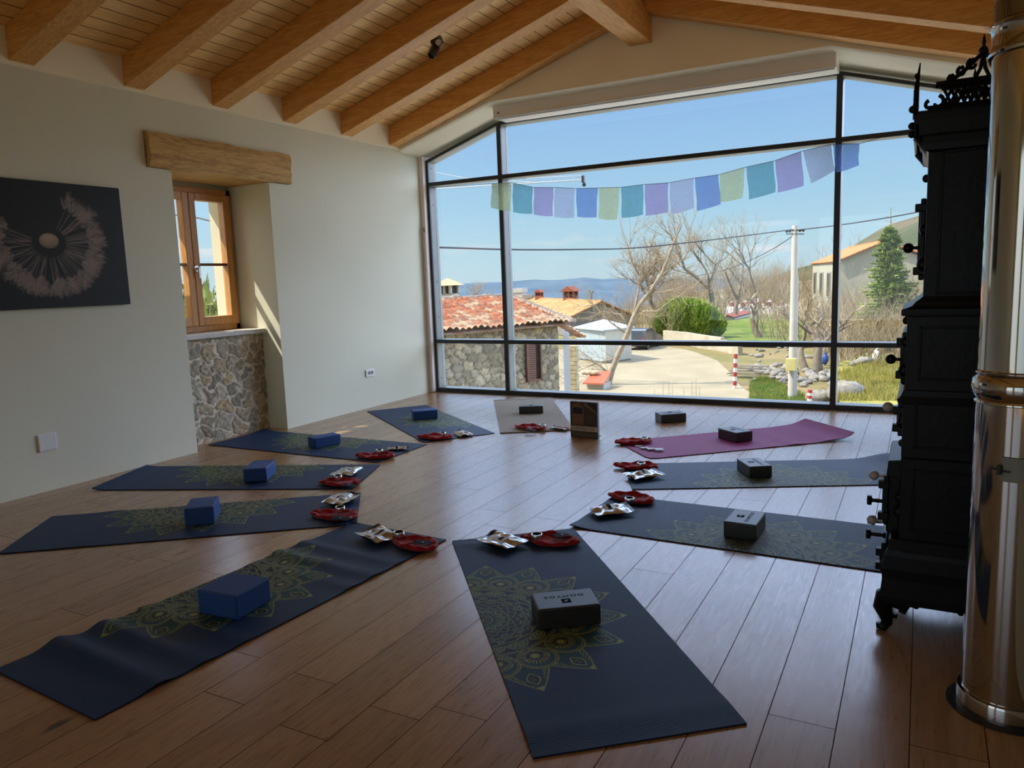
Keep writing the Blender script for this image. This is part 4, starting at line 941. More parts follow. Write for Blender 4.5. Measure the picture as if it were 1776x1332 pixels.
        for s in (-1, 1):
            for du, z, r in ((.078, .080, .012), (.053, .098, .014), (.026, .114, .016)):
                scroll(c+s*du, z, r, PI/2-s*.3, PI/2-s*(.3+4.6)); b.ball(pt(c+s*du, z+r*.9), .006, 6)
            bar([(c+s*.100, .070), (c+s*.066, .086), (c+s*.040, .106), (c+s*.016, .130), (c, .142)], .0048)
            bar([(c+s*.02, .07), (c+s*.006, .10), (c, .14)], .004)
            # scrolls of the low outer wings
            scroll(c+s*(c-.025), .018, .020, PI/2+s*.2, PI/2+s*4.4); scroll(c+s*(c-.005), .012, .014, PI/2-s*.2, PI/2-s*4.2)
        b.ball(pt(c, .148), .014, 8, (1, 1, 1.1)); b.tube([pt(c, .15), pt(c, .168), pt(c, .172), pt(c, .195)], [.007, .004, .006, .0015], 8)
        b.build(name, m_iron, t, smooth=True)
    L_ = xb-4.925
    gallery((4.925, y0-.004, 1.722), (1, 0, 0), L_, 'crown_gallery'); gallery((4.925, y1+.004, 1.722), (1, 0, 0), L_, 'crown_gallery')
    # front crest: a cast plate standing a little forward
    pts = [(0, 1.64), (.44, 1.64), (.44, 1.70), (.40, 1.74), (.35, 1.755), (.29, 1.785), (.25, 1.80), (.235, 1.84), (.22, 1.872), (.205, 1.84), (.19, 1.80), (.15, 1.785), (.09, 1.755), (.04, 1.74), (0, 1.70)]
    MB().prism([(4.889, y0+p, z) for p, z in pts], (.009, 0, 0)).build('front_crest', m_iron, t, bevel=.003)
    for p, z in pts[2:-1]: MB().ball((4.890, y0+p, z), .010, 7, (.9, 1, 1)).build('crest_bead', m_iron, t, smooth='all')
    for z in (1.655, 1.68, 1.73): MB().ball((4.884, y0+.012, z), .012, 8).build('crest_bead', m_iron, t, smooth='all')
    b = MB()
    b.tube([(4.892, y0+.02, 1.79), (4.896, y0+.02, 1.83), (4.9, y0+.02, 1.868)], [.007, .0055, .002], 6)
    b.tube([(4.892, y0+.02, 1.70), (4.892, y0+.02, 1.79)], .0085, 6)
    b.build('crest_spire', m_iron, t, smooth=True)
    # scroll brackets under the cornice
    for y in (y0+.02, y1-.02): MB().tube([(4.915, y, 1.69), (4.900, y, 1.665), (4.902, y, 1.64), (4.916, y, 1.62), (4.926, y, 1.60)], [.012, .014, .013, .011, .008], 8).build('cornice_bracket', m_iron, t, smooth=True)
stove()
m_steel = mat('polished_steel', (.46, .43, .39), (.42, .39, .355), 3, .07, 1.0, bump=.05, bscale=5, dist=.004)
def pipe():
    x, y, r = 5.172, 2.40, .107
    t = thing('flue_pipe', 'wide polished steel flue pipe in front of the stove', 'flue pipe', (x, y, 0))
    MB().lathe([(r, .012), (r, .955)], (x, y, 0), 56).build('lower_section', m_steel, t, smooth=True)
    MB().lathe([(r-.001, .90), (r-.001, 1.90)], (x, y, 0), 56).build('upper_section', m_steel, t, smooth=True)
    MB().lathe([(r-.001, 1.78), (r-.001, 2.66)], (x, y, 0), 56).build('top_section', m_steel, t, smooth=True)
    MB().lathe([(r+.001, .876), (r+.004, .878), (r+.004, .884), (r+.001, .888), (r+.009, .900), (r+.012, .920), (r+.009, .942), (r+.001, .952), (r+.004, .956), (r+.004, .962), (r, .966)], (x, y, 0), 56).build('joint_collar', m_steel, t, smooth=True)
    MB().lathe([(r, 1.765), (r+.007, 1.768), (r+.008, 1.775), (r+.002, 1.785), (r+.001, 1.815), (r+.003, 1.835), (r+.007, 1.840), (r+.006, 1.846), (r, 1.85)], (x, y, 0), 56).build('clamp_band', m_steel, t, smooth=True)
    MB().lathe([(r+.012, .0006), (r+.012, .045), (r+.009, .052), (r, .054)], (x, y, 0), 56).build('base_ring', m_steel, t, smooth=True)
    MB().lathe([(r+.036, .0005), (r+.036, .004), (r+.012, .005)], (x, y, 0), 40).build('floor_plate', m_black, t)
    # inspection hatch with its latch, on the camera side
    am = math.atan2(-y, CAM.x-x); a0 = am-.30
    vs = []; n = 14
    for i in range(n):
        a = a0-.02+i*.05
        for z in (.68, .745): vs.append((x+(r+.004)*math.cos(a), y+(r+.004)*math.sin(a), z))
    MB().add(vs, [(2*i, 2*i+2, 2*i+3, 2*i+1) for i in range(n-1)]).build('latch_strap', m_alu, t, smooth=True)
    b = MB(); a = a0-.03; c = Vector((x+(r+.010)*math.cos(a), y+(r+.010)*math.sin(a), .712)); Mz = Matrix.Rotation(a, 3, 'Z')
    b.cbox(c, (.016, .010, .026), M=Mz); b.cbox(c+Mz @ Vector((.004, -.008, .002)), (.006, .022, .006), M=Mz); b.cbox(c+Mz @ Vector((.004, .012, -.002)), (.005, .030, .004), M=Mz)
    b.build('latch', m_black, t, bevel=.001)
pipe()
# ================================================================== OUTSIDE
GZ = -4.1
_mat = mat; EXT = .86
def mat(name, c1, c2=None, *a, **k):
    return _mat(name, tuple(x*EXT for x in c1), tuple(x*EXT for x in c2) if c2 else None, *a, **k)
def G(px, py, z=GZ): return at_z(px, py, z)
def topx(P):
    d = Vector(P)-CAM; z = d.dot(_f); return 888+FPX*d.dot(_r)/z, 666-FPX*d.dot(_u)/z
m_ground = mat('dry_earth', (.30, .225, .11), (.20, .18, .065), .35, .95, bump=.6, bscale=6, detail=9, contrast=2, dist=.05)
m_road = mat('pale_tarmac', (.40, .34, .225), (.33, .28, .18), .5, .9, bump=.2, bscale=30, detail=8, contrast=1.5)
m_grass = mat('green_grass', (0.111, 0.196, 0.0298), (0.221, 0.246, 0.0595), 1.2, .9, bump=.6, bscale=18, contrast=2, dist=.05)
m_yellow = mat('dry_grass', (.44, .38, .11), (.27, .27, .06), 1.5, .9, bump=.7, bscale=25, contrast=2, dist=.05)
m_bark = mat('grey_bark', (.30, .25, .19), (.20, .165, .125), 4, .9, bump=.4, bscale=30)
m_twig = mat('pale_twigs', (.44, .36, .25), (.34, .27, .18), 1, .9)
m_twig2 = mat('brown_twigs', (.38, .29, .18), (.28, .21, .125), 1, .9)
m_rock = mat('limestone', (0.375, 0.352, 0.307), (0.247, 0.232, 0.203), 3, .9, bump=.6, bscale=12, contrast=2, dist=.02)
m_ltile = mat('roof_tile', (.55, .26, .13), (.62, .44, .30), 3.2, .85, contrast=2.4, bump=.3, bscale=30)
m_otile = mat('ochre_roof', (0.527, 0.306, 0.128), (0.442, 0.23, 0.0935), 1.2, .85, contrast=2, bump=.3, bscale=20)
m_rtile = mat('orange_roof', (.68, .24, .09), (.60, .20, .075), 1.5, .85, contrast=1.5, bump=.2, bscale=20)
m_brick = mat('red_chimney', (.36, .12, .07), (.28, .09, .055), 6, .85)
m_plaster = mat('grey_render', (0.273, 0.26, 0.229), (0.229, 0.217, 0.192), .8, .9, bump=.2)
m_cream2 = mat('cream_render', (0.495, 0.465, 0.36), (0.42, 0.398, 0.315), .8, .9)
m_whitew = mat('white_render', (0.533, 0.518, 0.475), (0.475, 0.461, 0.418), 1.4, .9)

# terrain
def terr(X, Y):
    Z = np.full(X.shape, GZ)+.10*np.sin(X*.31+1)*np.sin(Y*.23)*np.clip((Y-30)/30, 0, 1)
    fall = np.clip((Y-115)/260, 0, 1); side = np.clip((20-X)/70+.3, 0, 1); Z = Z-fall**1.2*95*side
    # stream bed
    Z = Z-.55*np.exp(-((X-12.6-.18*(Y-34))/1.5)**2)*np.clip((48-Y)/8, 0, 1)*np.clip((Y-14)/6, 0, 1)
    Z = Z+.5*np.clip((X-17.5-.05*(Y-34))/7, 0, 1)*np.clip((46-Y)/8, 0, 1)
    return Z
def tf(u, v):
    X = -170+u*340; Y = -30+(v**1.7)*430; return X, Y, terr(X, Y)-.02
struct(grid_mesh('ground', 240, 200, tf, m_ground), 'dry earth ground round the village')
def flat(name, pix, m, z=.03, lab=None, pts=None):
    P = pts or [G(*p) for p in pix]; b = MB().add([(p.x, p.y, GZ+z) for p in P], [tuple(range(len(P)))]); o = b.build(name, m); return struct(o, lab)
flat('road', [(840, 800), (1400, 800), (1322, 700), (1285, 672), (1266, 648), (1244, 627), (1200, 610), (1140, 599), (1080, 596), (1000, 600), (860, 640)], m_road, .06, 'pale tarmac lane curving past the stone house')
flat('grass_field', [(1232, 600), (1226, 572), (1262, 556), (1300, 549), (1380, 550), (1500, 556), (1660, 566), (1660, 596), (1500, 598), (1372, 604)], m_grass, .10, 'green grass field behind the lane')
flat('grass_verge', [(1306, 657), (1345, 668), (1375, 690), (1390, 705), (1330, 705), (1310, 676)], m_grass, .09, 'green verge beside the ditch')
flat('dry_bank', [(1455, 640), (1530, 612), (1680, 610), (1700, 720), (1460, 722), (1440, 680)], m_yellow, .36, 'dry yellow grass bank')
flat('stream', [(1338, 672), (1385, 656), (1440, 655), (1447, 690), (1400, 700), (1352, 690)], mat('stream_water', (.10, .12, .10), (.06, .07, .05), 2, .06, spec=.8, bump=.1, bscale=8), -.05, 'small stream in the ditch')
# hills
def ridge(name, px, Yr, Yf, zf, m, lab, n=140, amp=.004):
    xs_ = [p[0] for p in px]; ys_ = [p[1] for p in px]; R = np.random.RandomState(len(px))
    k = R.uniform(-1, 1, n)
    U = np.linspace(0, 1, n); PX = xs_[0]+U*(xs_[-1]-xs_[0]); PY = np.interp(PX, xs_, ys_)
    top = np.array([at_y(float(a), float(c), Yr) for a, c in zip(PX, PY)])
    def fn(u, v):
        i = np.clip((u*(n-1)).round().astype(int), 0, n-1); tx, tz = top[i, 0], top[i, 2]
        s = np.where(v < .7, v/.7, 1-(v-.7)/.3*.6); yy = np.where(v < .7, Yf+(Yr-Yf)*v/.7, Yr+(Yr-Yf)*(v-.7))
        X = CAM.x+(tx-CAM.x)*(yy/Yr) ; sm = s*s*(3-2*s)
        h = (tz-zf); nz = h*amp*18*(np.sin(X/h*2.1+yy/h)*np.sin(yy/h*1.7+X/h*.6)+.5*np.sin(X/h*5+2)*np.sin(yy/h*4.1))
        return X, yy, zf+h*sm+nz*np.clip(1-np.abs(2*s-1), 0, 1)
    return struct(grid_mesh(name, n, 50, fn, m), lab)
m_hill = mat('wooded_slope', (0.143, 0.116, 0.066), (0.0715, 0.0825, 0.0358), .035, .95, detail=12, contrast=2.5, bump=.8, bscale=.3, dist=1.5)
m_hill2 = mat('brush_slope', (0.231, 0.189, 0.105), (0.14, 0.126, 0.063), .12, .95, detail=12, contrast=2, bump=.8, bscale=.6, dist=1)
ridge('hill', [(1290, 500), (1340, 481), (1370, 468), (1400, 461), (1450, 445), (1490, 420), (1520, 403), (1545, 391), (1580, 380), (1610, 370), (1700, 350), (1850, 340)], 420, 150, -30, m_hill, 'wooded hill rising on the right')
ridge('hill', [(1100, 545), (1150, 520), (1200, 508), (1270, 498), (1330, 492), (1400, 486), (1500, 478), (1620, 462), (1800, 450)], 190, 112, -8, m_hill2, 'brush covered slope behind the bare trees')
m_far = mat('hazed_forest', (.115, .165, .215), (.09, .135, .18), .0012, 1.0, detail=10, contrast=2, spec=0, bump=.5, bscale=.004, dist=60)  # distance haze put into the base colour as blue
ridge('mountain', [(560, 500), (700, 497), (780, 493), (824, 490.5), (870, 489), (888, 488), (927, 485), (953, 486), (979, 485), (1013, 481), (1044, 484), (1082, 483), (1134, 481), (1200, 484), (1300, 482), (1420, 476), (1700, 470)], 9000, 3200, -420, m_far, 'long haze-blue mountain ridge on the horizon', 220, .006)
ridge('mountain', [(500, 512), (700, 508), (860, 505), (940, 508), (1040, 503), (1130, 507), (1250, 500), (1400, 498), (1700, 490)], 4600, 1800, -320, m_far, 'lower haze-blue foothill ridge', 160, .006)

# --- the near stone house
st_cols = [(c[0]*.70, c[1]*.63, c[2]*.50) for c in [(.50, .44, .33), (.42, .38, .30), (.56, .50, .38), (.46, .43, .37), (.60, .56, .46), (.38, .34, .27)]]
m_hstone = attr_mat('house_masonry', .9, .6, 9, .25)
PL, PR = at_y(767, 579, 20), at_y(979, 557, 24.6); EZ = (PL.z+PR.z)/2; PL.z = PR.z = EZ
dv = (PR-PL); dv.z = 0; dl = dv.length; dv.normalize(); nv = Vector((-dv.y, dv.x, 0))       # nv points away from us
if nv.y < 0: nv = -nv
h1 = thing('stone_house', 'old stone house with worn red tiled roof seen through the left panes', 'house', (PR.x, PR.y, GZ))
A0 = PL-dv*5.5; Ltot = dl+5.5; Wd = 7.0; inset = .28
def wl(a, c, r): return A0.x+dv.x*a+nv.x*(inset-r), A0.y+dv.y*a+nv.y*(inset-r), GZ+c
voronoi_wall('front_masonry', Ltot-.1, EZ-GZ+.0, .34, .045, wl, m_hstone, 9, st_cols, (.17, .145, .10), .055, h1, .04, 1.4)
b = MB(); q = [A0+nv*.32, PR-dv*.12+nv*.32, PR-dv*.12+nv*Wd, A0+nv*Wd]; b.prism([(p.x, p.y, GZ) for p in q], (0, 0, EZ-GZ)); b.build('wall_core', m_plaster, h1)
k = .1; best = None
for i in range(60):
    kk = .5+i*.1; P = PR+nv*kk
    x, _ = topx(P)
    if best is None or abs(x-872) < best[0]: best = (abs(x-872), kk)
Wr = best[1]; RZ = at_y(872, 515, (PR+nv*Wr).y).z
def rf(u, v):
    a = u*(Ltot+.15); t = v*Wr; row = t/.42; fr = row-np.floor(row); col = a/.24
    wv = np.abs(np.sin(PI*col)); jit = .02*np.sin(np.floor(row)*12.9+np.floor(col)*7.7)
    lift = .085*wv+.075*(1-fr)+jit*1.5
    t2 = t-.25
    return A0.x+dv.x*a+nv.x*t2, A0.y+dv.y*a+nv.y*t2, EZ-.02+(RZ-EZ)*(t/Wr)+lift
def rcol(u, v):
    row = np.floor(v*Wr/.42).astype(int); col = np.floor(u*(Ltot+.15)/.24).astype(int); R = np.random.RandomState(3); T = R.uniform(size=(60, 160)); q = T[row % 60, col % 160]
    c = np.where(q[..., None] < .25, np.array([.33, .22, .135]), np.where(q[..., None] < .8, np.array([.29, .10, .045]), np.array([.20, .07, .035])))
    e = np.clip(1-v*6, 0, 1)[..., None]; lich = (T[(row*7+3) % 60, (col*5+1) % 160] > .62)[..., None]*.8*np.clip(1-v*2.2, 0, 1)[..., None]+e*.6
    return c*(1-np.clip(lich*.8, 0, 1))+np.array([.34, .265, .18])*np.clip(lich*.8, 0, 1)
m_t = attr_mat('lichened_tiles', .9, .3, 14, .3)
grid_mesh('roof_tiles', 330, 90, rf, m_t, h1, True, rcol)
b = MB(); P0, P1 = A0, PR+dv*.15; q = [P0-nv*.22, P1-nv*.22, P1+nv*(Wr), P0+nv*Wr]
zs = [EZ-.08, EZ-.08, RZ-.08, RZ-.08]; b.add([(p.x, p.y, z) for p, z in zip(q, zs)], [(0, 1, 2, 3)]); q2 = [P0+nv*Wr, P1+nv*Wr, P1+nv*(2*Wr), P0+nv*(2*Wr)]; b.add([(p.x, p.y, z) for p, z in zip(q2, [RZ+.02, RZ+.02, EZ, EZ])], [(0, 1, 2, 3)])
b.add([tuple(PR+Vector((0, 0, 0))-nv*.0), tuple((PR+nv*Wr)[:2])+(RZ,), tuple((PR+nv*2*Wr)[:2])+(EZ,)], [(0, 1, 2)]); b.build('roof_deck', m_ltile, h1)
b = MB(); R = random.Random(4)
for i in range(46):
    p = A0+dv*(i*.36)+nv*(Wr-.25)
    if i*.36 < Ltot: b.cbox((p.x, p.y, RZ+.07+R.uniform(-.02, .03)), (.34, .22, .10), rot=math.atan2(dv.y, dv.x)+R.uniform(-.2, .2))
for i in range(20):
    f = i/20; p = PR+dv*.1+nv*(-.2+f*Wr); b.cbox((p.x, p.y, EZ+(RZ-EZ)*f+.08), (.26, .34, .10), rot=math.atan2(dv.y, dv.x)+R.uniform(-.2, .2))
b.build('ridge_stones', mat('pale_ridge_tiles', (.62, .52, .40), (.46, .34, .25), 6, .9, contrast=2), h1)
# shutter window
def on_wall(px, py):   # the wall plane of the house
    d = ray(px, py); n_ = nv; P0 = A0+nv*(inset-.08); t = (P0-CAM).dot(n_)/d.dot(n_); return CAM+d*t
a0, a1 = on_wall(911, 600), on_wall(937, 600); zt_, zb_ = on_wall(925, 592).z, on_wall(925, 661).z
fr = MB().prism([(a0.x, a0.y, zb_), (a1.x, a1.y, zb_), (a1.x, a1.y, zt_), (a0.x, a0.y, zt_)], tuple(nv*.2)).build('window_opening', mat('dark_recess', (.05, .04, .03), None, 9, .9), h1)
m_shut = mat('brown_shutter', (.20, .085, .045), (.15, .06, .032), 5, .6)
am = a0+(a1-a0)*.62
b = MB(); n_ = 17
for i in range(n_):
    z0 = zb_+.06+(zt_-zb_-.1)*i/n_; b.prism([(a0.x, a0.y, z0), (am.x, am.y, z0), (am.x, am.y, z0+(zt_-zb_)/n_*.75), (a0.x, a0.y, z0+(zt_-zb_)/n_*.75)], tuple(-nv*.05))
b.build('shutter', m_shut, fr)
b = MB()
for p, q in ((a0, zb_), (a0, zt_-.06)):
    b.prism([(a0.x, a0.y, q), (a1.x, a1.y, q), (a1.x, a1.y, q+.07), (a0.x, a0.y, q+.07)], tuple(-nv*.08))
for p in (a0, a1-(a1-a0).normalized()*.06):
    e = (a1-a0).normalized()*.06; b.prism([(p.x, p.y, zb_), (p.x+e.x, p.y+e.y, zb_), (p.x+e.x, p.y+e.y, zt_), (p.x, p.y, zt_)], tuple(-nv*.08))
b.build('window_frame', m_shut, fr)
# lean-to verge beside the gable
e0, e1 = at_y(975, 563, 25.0), at_y(1006, 582, 26.5)
b = MB()
for i in range(9):
    f = i/8; p = e0+(e1-e0)*f; b.cbox(p, (.28, .9, .09), rot=.4+.1*(i % 3))
b.build('lean_to_tiles', m_ltile, h1)
e2 = at_y(988, 575, 26.8); b = MB(); w0, w1_ = at_y(977, 600, 26.6), at_y(988, 600, 27.0)
b.prism([(w0.x, w0.y, GZ), (w1_.x, w1_.y, GZ), (w1_.x, w1_.y, e2.z), (w0.x, w0.y, e0.z-.1)], tuple((w0-CAM).normalized()*.5*Vector((1, 1, 0)) if False else ((w0.x-CAM.x)*.02, (w0.y-CAM.y)*.02, 0))); b.build('white_side_wall', m_whitew, h1)
# turret chimney of a house behind
def chimney(name, x0, x1, ytop, ybase, Y, label, body, cap, kind='gable', gap=True):
    a, c = at_y(x0, ybase, Y), at_y(x1, ybase, Y); zt2 = at_y((x0+x1)/2, ytop, Y).z; w = c.x-a.x; cx = (a.x+c.x)/2; zb2 = min(a.z, c.z)-1.2
    t = thing(name, label, 'chimney', (cx, Y, zb2)); hcap = w*.35
    zt3 = zt2-hcap
    if gap:
        b = MB().box((cx-w*.38, Y-w*.38, zb2), (cx+w*.38, Y+w*.38, zt3-w*.38))
        for sx in (-1, 0, 1):
            for sy in (-1, 1): b.cbox((cx+sx*w*.32, Y+sy*w*.32, zt3-w*.2), (w*.12, w*.12, w*.42))
        b.build('shaft', body, t)
        MB().box((cx-w*.28, Y-w*.28, zt3-w*.4), (cx+w*.28, Y+w*.28, zt3)).build('dark_flue', mat('soot', (.02, .02, .02), None, 9, 1), t)
    else: MB().box((cx-w*.42, Y-w*.42, zb2), (cx+w*.42, Y+w*.42, zt3)).build('shaft', body, t)
    b = MB()
    if kind == 'gable': b.prism([(cx-w*.55, Y-w*.55, zt3), (cx+w*.55, Y-w*.55, zt3), (cx, Y-w*.55, zt2)], (0, w*1.1, 0))
    elif kind == 'pyramid': b.add([(cx-w*.58, Y-w*.58, zt3), (cx+w*.58, Y-w*.58, zt3), (cx+w*.58, Y+w*.58, zt3), (cx-w*.58, Y+w*.58, zt3), (cx, Y, zt2)], [(0, 1, 4), (1, 2, 4), (2, 3, 4), (3, 0, 4), (3, 2, 1, 0)])
    else: b.box((cx-w*.5, Y-w*.5, zt3), (cx+w*.5, Y+w*.5, zt2))
    b.build('cap', cap, t)
m_ycap = mat('yellow_tile_cap', (.62, .50, .26), (.5, .38, .2), 5, .9, contrast=2)
chimney('turret_chimney', 763, 794, 482, 520, 33, 'stone turret chimney with yellow tiled cap at the left edge of the glazing', mat('turret_stone', (.52, .48, .38), (.42, .38, .30), 4, .9, contrast=2), m_ycap, 'pyramid')
# generic gabled house
def gabled(name, label, peak, left, right, back, Yg, Yb, wallm, roofm, zbase=GZ, over=.35, wins=()):
    P = at_y(*peak, Yg); Bk = at_y(back[0], back[1], Yb); Bk.z = P.z; ax = (Bk-P); ax.z = 0; L_ = ax.length; ax.normalize(); pr = Vector((ax.y, -ax.x, 0))
    if pr.x < 0: pr = -pr
    def solve(px, py):
        best = None
        for i in range(1, 400):
            s = i*.05; 
            for sg in (1, -1):
                x, _ = topx(P+pr*s*sg)
                if best is None or abs(x-px) < best[0]: best = (abs(x-px), s*sg)
        q = P+pr*best[1]; return best[1], at_y(px, py, q.y).z
    sl_, zl = solve(*left); sr, zr = solve(*right)
    t = thing(name, label, 'house', (P.x, P.y, zbase))
    pts = [P+pr*sl_, P+pr*sr]; a, c = pts
    b = MB().prism([(a.x, a.y, zbase), (c.x, c.y, zbase), (c.x, c.y, zr-.1), (P.x, P.y, P.z-.1), (a.x, a.y, zl-.1)], tuple(ax*L_)); b.build('walls', wallm, t)
    nx, ny = 150, 40
    for nm, s_, z_ in (('left_roof', sl_, zl), ('right_roof', sr, zr)):
        def fn(u, v, s_=s_, z_=z_):
            a_ = -over+u*(L_+2*over); q = v*1.06; w = .035*np.abs(np.sin(PI*a_/.26))+.03*(1-(q*abs(s_)/.4-np.floor(q*abs(s_)/.4)))
            return P.x+ax.x*a_+pr.x*s_*q, P.y+ax.y*a_+pr.y*s_*q, P.z+(z_-P.z)*q+w
        o = grid_mesh(nm, nx, ny, fn, roofm, t, True); so_ = o.modifiers.new('s', 'SOLIDIFY'); so_.thickness = .10; so_.offset = -1
    for (s0, s1, z0, z1) in wins:    # windows on the left long wall: distance along axis, heights
        q = P+pr*(sl_-.02*np.sign(sl_)*-1)
        w0, w1_ = P+pr*(sl_*1.005)+ax*s0, P+pr*(sl_*1.005)+ax*s1
        f = MB().prism([(w0.x, w0.y, z0), (w1_.x, w1_.y, z0), (w1_.x, w1_.y, z1), (w0.x, w0.y, z1)], tuple(pr*np.sign(sl_)*.06)).build('window', mat('window_frame_grey', (.35, .33, .28), None, 9, .7), t)
        i0, i1 = w0+(w1_-w0)*.12, w0+(w1_-w0)*.88
        MB().prism([(i0.x, i0.y, z0+.1), (i1.x, i1.y, z0+.1), (i1.x, i1.y, z1-.1), (i0.x, i0.y, z1-.1)], tuple(pr*np.sign(sl_)*.09)).build('pane', mat('dark_pane', (.03, .03, .035), None, 9, .15), f)
    return t, P, ax, pr
gabled('village_house', 'long house with ochre tiled roof and grey gable behind the stone house', (1040, 523), (981, 552), (1100, 549), (893, 521), 66, 86, m_plaster, m_otile)
gabled('village_house', 'cream two storey house with orange roof behind the conifer', (1528, 420), (1452, 452), (1606, 444), (1470, 424), 66, 82, m_cream2, m_rtile, wins=((3, 5.2, -1.2, .9), (8, 10.2, -1.2, .9), (13, 15, -1.2, .9)))
chimney('chimney', 893, 911, 500, 521, 84, 'plain pale rendered chimney on the ochre roof, nearest the black mullion', m_whitew, m_whitew, 'flat', False)
chimney('chimney', 911, 927, 511, 521, 81, 'lowest wide pale chimney stub on the ochre roof', m_plaster, m_plaster, 'flat', False)
chimney('chimney', 929, 942, 502, 521, 79, 'small red brick chimney with a gabled cap', m_brick, m_brick)
chimney('chimney', 978, 1002, 496, 521, 73, 'largest red brick chimney with a gabled cap', m_brick, m_brick)
t = thing('vent_pipe', 'thin pale forked vent pipe on the end of the ochre roof', 'vent pipe', tuple(at_y(1025, 522, 68)))
p = at_y(1025, 524, 68); q = at_y(1025, 510, 68); b = MB().tube([p-Vector((0, 0, .6)), q], .14, 8); b.tube([q, at_y(1021, 504, 68)], .11, 6); b.tube([q, at_y(1029, 504, 68)], .11, 6); b.build('pipe', m_plaster, t)
# metal shed
def shed():
    Y = 44; a, m_, c = at_y(1001, 600, Y+.8), at_y(1050, 600, Y-1.0), at_y(1095, 600, Y+1.2); zt2 = at_y(1050, 573, Y-1).z
    t = thing('metal_shed', 'pale blue corrugated metal shed beside the lane', 'shed', (m_.x, m_.y, GZ))
    def corr(nm, p, q, mm):
        d = (q-p); d.z = 0; L_ = d.length; d.normalize(); nn = Vector((-d.y, d.x, 0)); n = int(L_/.045)
        vs = []
        for i in range(n+1):
            o = (.012 if (i//2) % 2 else -.012); P = p+d*(L_*i/n)+nn*o; vs += [(P.x, P.y, GZ+.15), (P.x, P.y, zt2)]
        MB().add(vs, [(2*i, 2*i+2, 2*i+3, 2*i+1) for i in range(n)]).build(nm, mm, t)
    corr('blue_side', a, m_, mat('blue_sheet', (.46, .54, .58), (.40, .48, .52), 2, .6)); corr('sunlit_side', m_, c, mat('sunlit_sheet', (.66, .63, .50), (.60, .57, .45), 2, .6))  # sunlight on the right side is put into its paler sheet colour
    bk = a+(c-m_); b = MB()
    b.prism([(a.x-.25, a.y, zt2+.0), (m_.x, m_.y-.3, zt2-.02), (c.x+.25, c.y, zt2), (bk.x, bk.y+.3, zt2+.35)], (0, 0, .07)); b.build('roof', mat('blue_roof_sheet', (.50, .60, .62), (.44, .54, .56), 1, .5), t)
    MB().prism([(a.x+.05, a.y+.05, GZ), (m_.x, m_.y+.06, GZ), (c.x-.05, c.y+.05, GZ), (bk.x, bk.y, GZ)], (0, 0, .16)).build('plinth', m_plaster, t)
shed()
# stone pillar, small red-roofed kennel
p = at_y(995, 640, 30); t = thing('gate_pillar', 'rough yellow stone pillar beside the white wall', 'pillar', (p.x, p.y, GZ)); zt2 = at_y(995, 606, 30).z
R = random.Random(2); b = MB(); z = GZ
while z < zt2: hh = R.uniform(.16, .26); b.cbox((p.x+R.uniform(-.03, .03), p.y, z+hh/2), (R.uniform(.30, .38), .34, hh*.96), rot=R.uniform(-.1, .1)); z += hh
b.build('masonry', mat('yellow_stone', (.56, .47, .28), (.44, .36, .2), 5, .9, contrast=2), t, bevel=.02)
def kennel():
    Y = 33; a, c = at_y(1019, 664, Y), at_y(1048, 664, Y); zr = at_y(1033, 650, Y).z; t = thing('well_house', 'small white kennel with a flat red roof at the foot of the leaning tree', 'kennel', ((a.x+c.x)/2, Y, GZ))
    MB().box((a.x, Y-.1, GZ), (c.x, Y+.8, a.z)).build('walls', m_whitew, t); MB().box((a.x+.1, Y-.13, GZ+.3), (c.x-.15, Y-.09, a.z-.2)).build('door_panel', m_cream2, t)
    MB().prism([(a.x-.12, Y-.3, a.z-.02), (c.x+.1, Y-.3, a.z-.02), (c.x, Y+.9, zr), (a.x, Y+.9, zr)], (0, 0, .07)).build('roof', mat('red_sheet', (.60, .14, .07), (.5, .12, .06), 3, .6), t)
    R = random.Random(3)
    for i in range(5):
        q = at_y(1015+i*5, 652-3*(i % 3), Y+.6); s = tag(rock_mesh('rock', .17, i).build('rock', mat('pale_yellow_rock', (.60, .52, .36), (.5, .42, .28), 4, .9) if i == 0 else bpy.data.materials['pale_yellow_rock'], smooth='all'), 'pale yellow stone heaped on the red kennel roof', 'rock', 'stones on the kennel'); s.location = (q.x, Y+.45, zr+.03)
def rock_mesh(nm, r, seed, sc=(1, .8, .6)):
    R = random.Random(seed); b = MB(); n = 9; vs = []
    ph = [R.uniform(0, 6) for _ in range(4)]
    for i in range(6):
        la = -PI/2+PI*i/5
        for k in range(n):
            lo = 2*PI*k/n; q = r*(1+.22*math.sin(2*lo+ph[0]+la)+.14*math.sin(3*lo*1+ph[1]-2*la)+R.uniform(-.08, .08))
            vs.append((q*math.cos(la)*math.cos(lo)*sc[0], q*math.cos(la)*math.sin(lo)*sc[1], q*math.sin(la)*sc[2]))
    b.add(vs, [(i*n+k, i*n+(k+1) % n, (i+1)*n+(k+1) % n, (i+1)*n+k) for i in range(5) for k in range(n)]); return b
kennel()
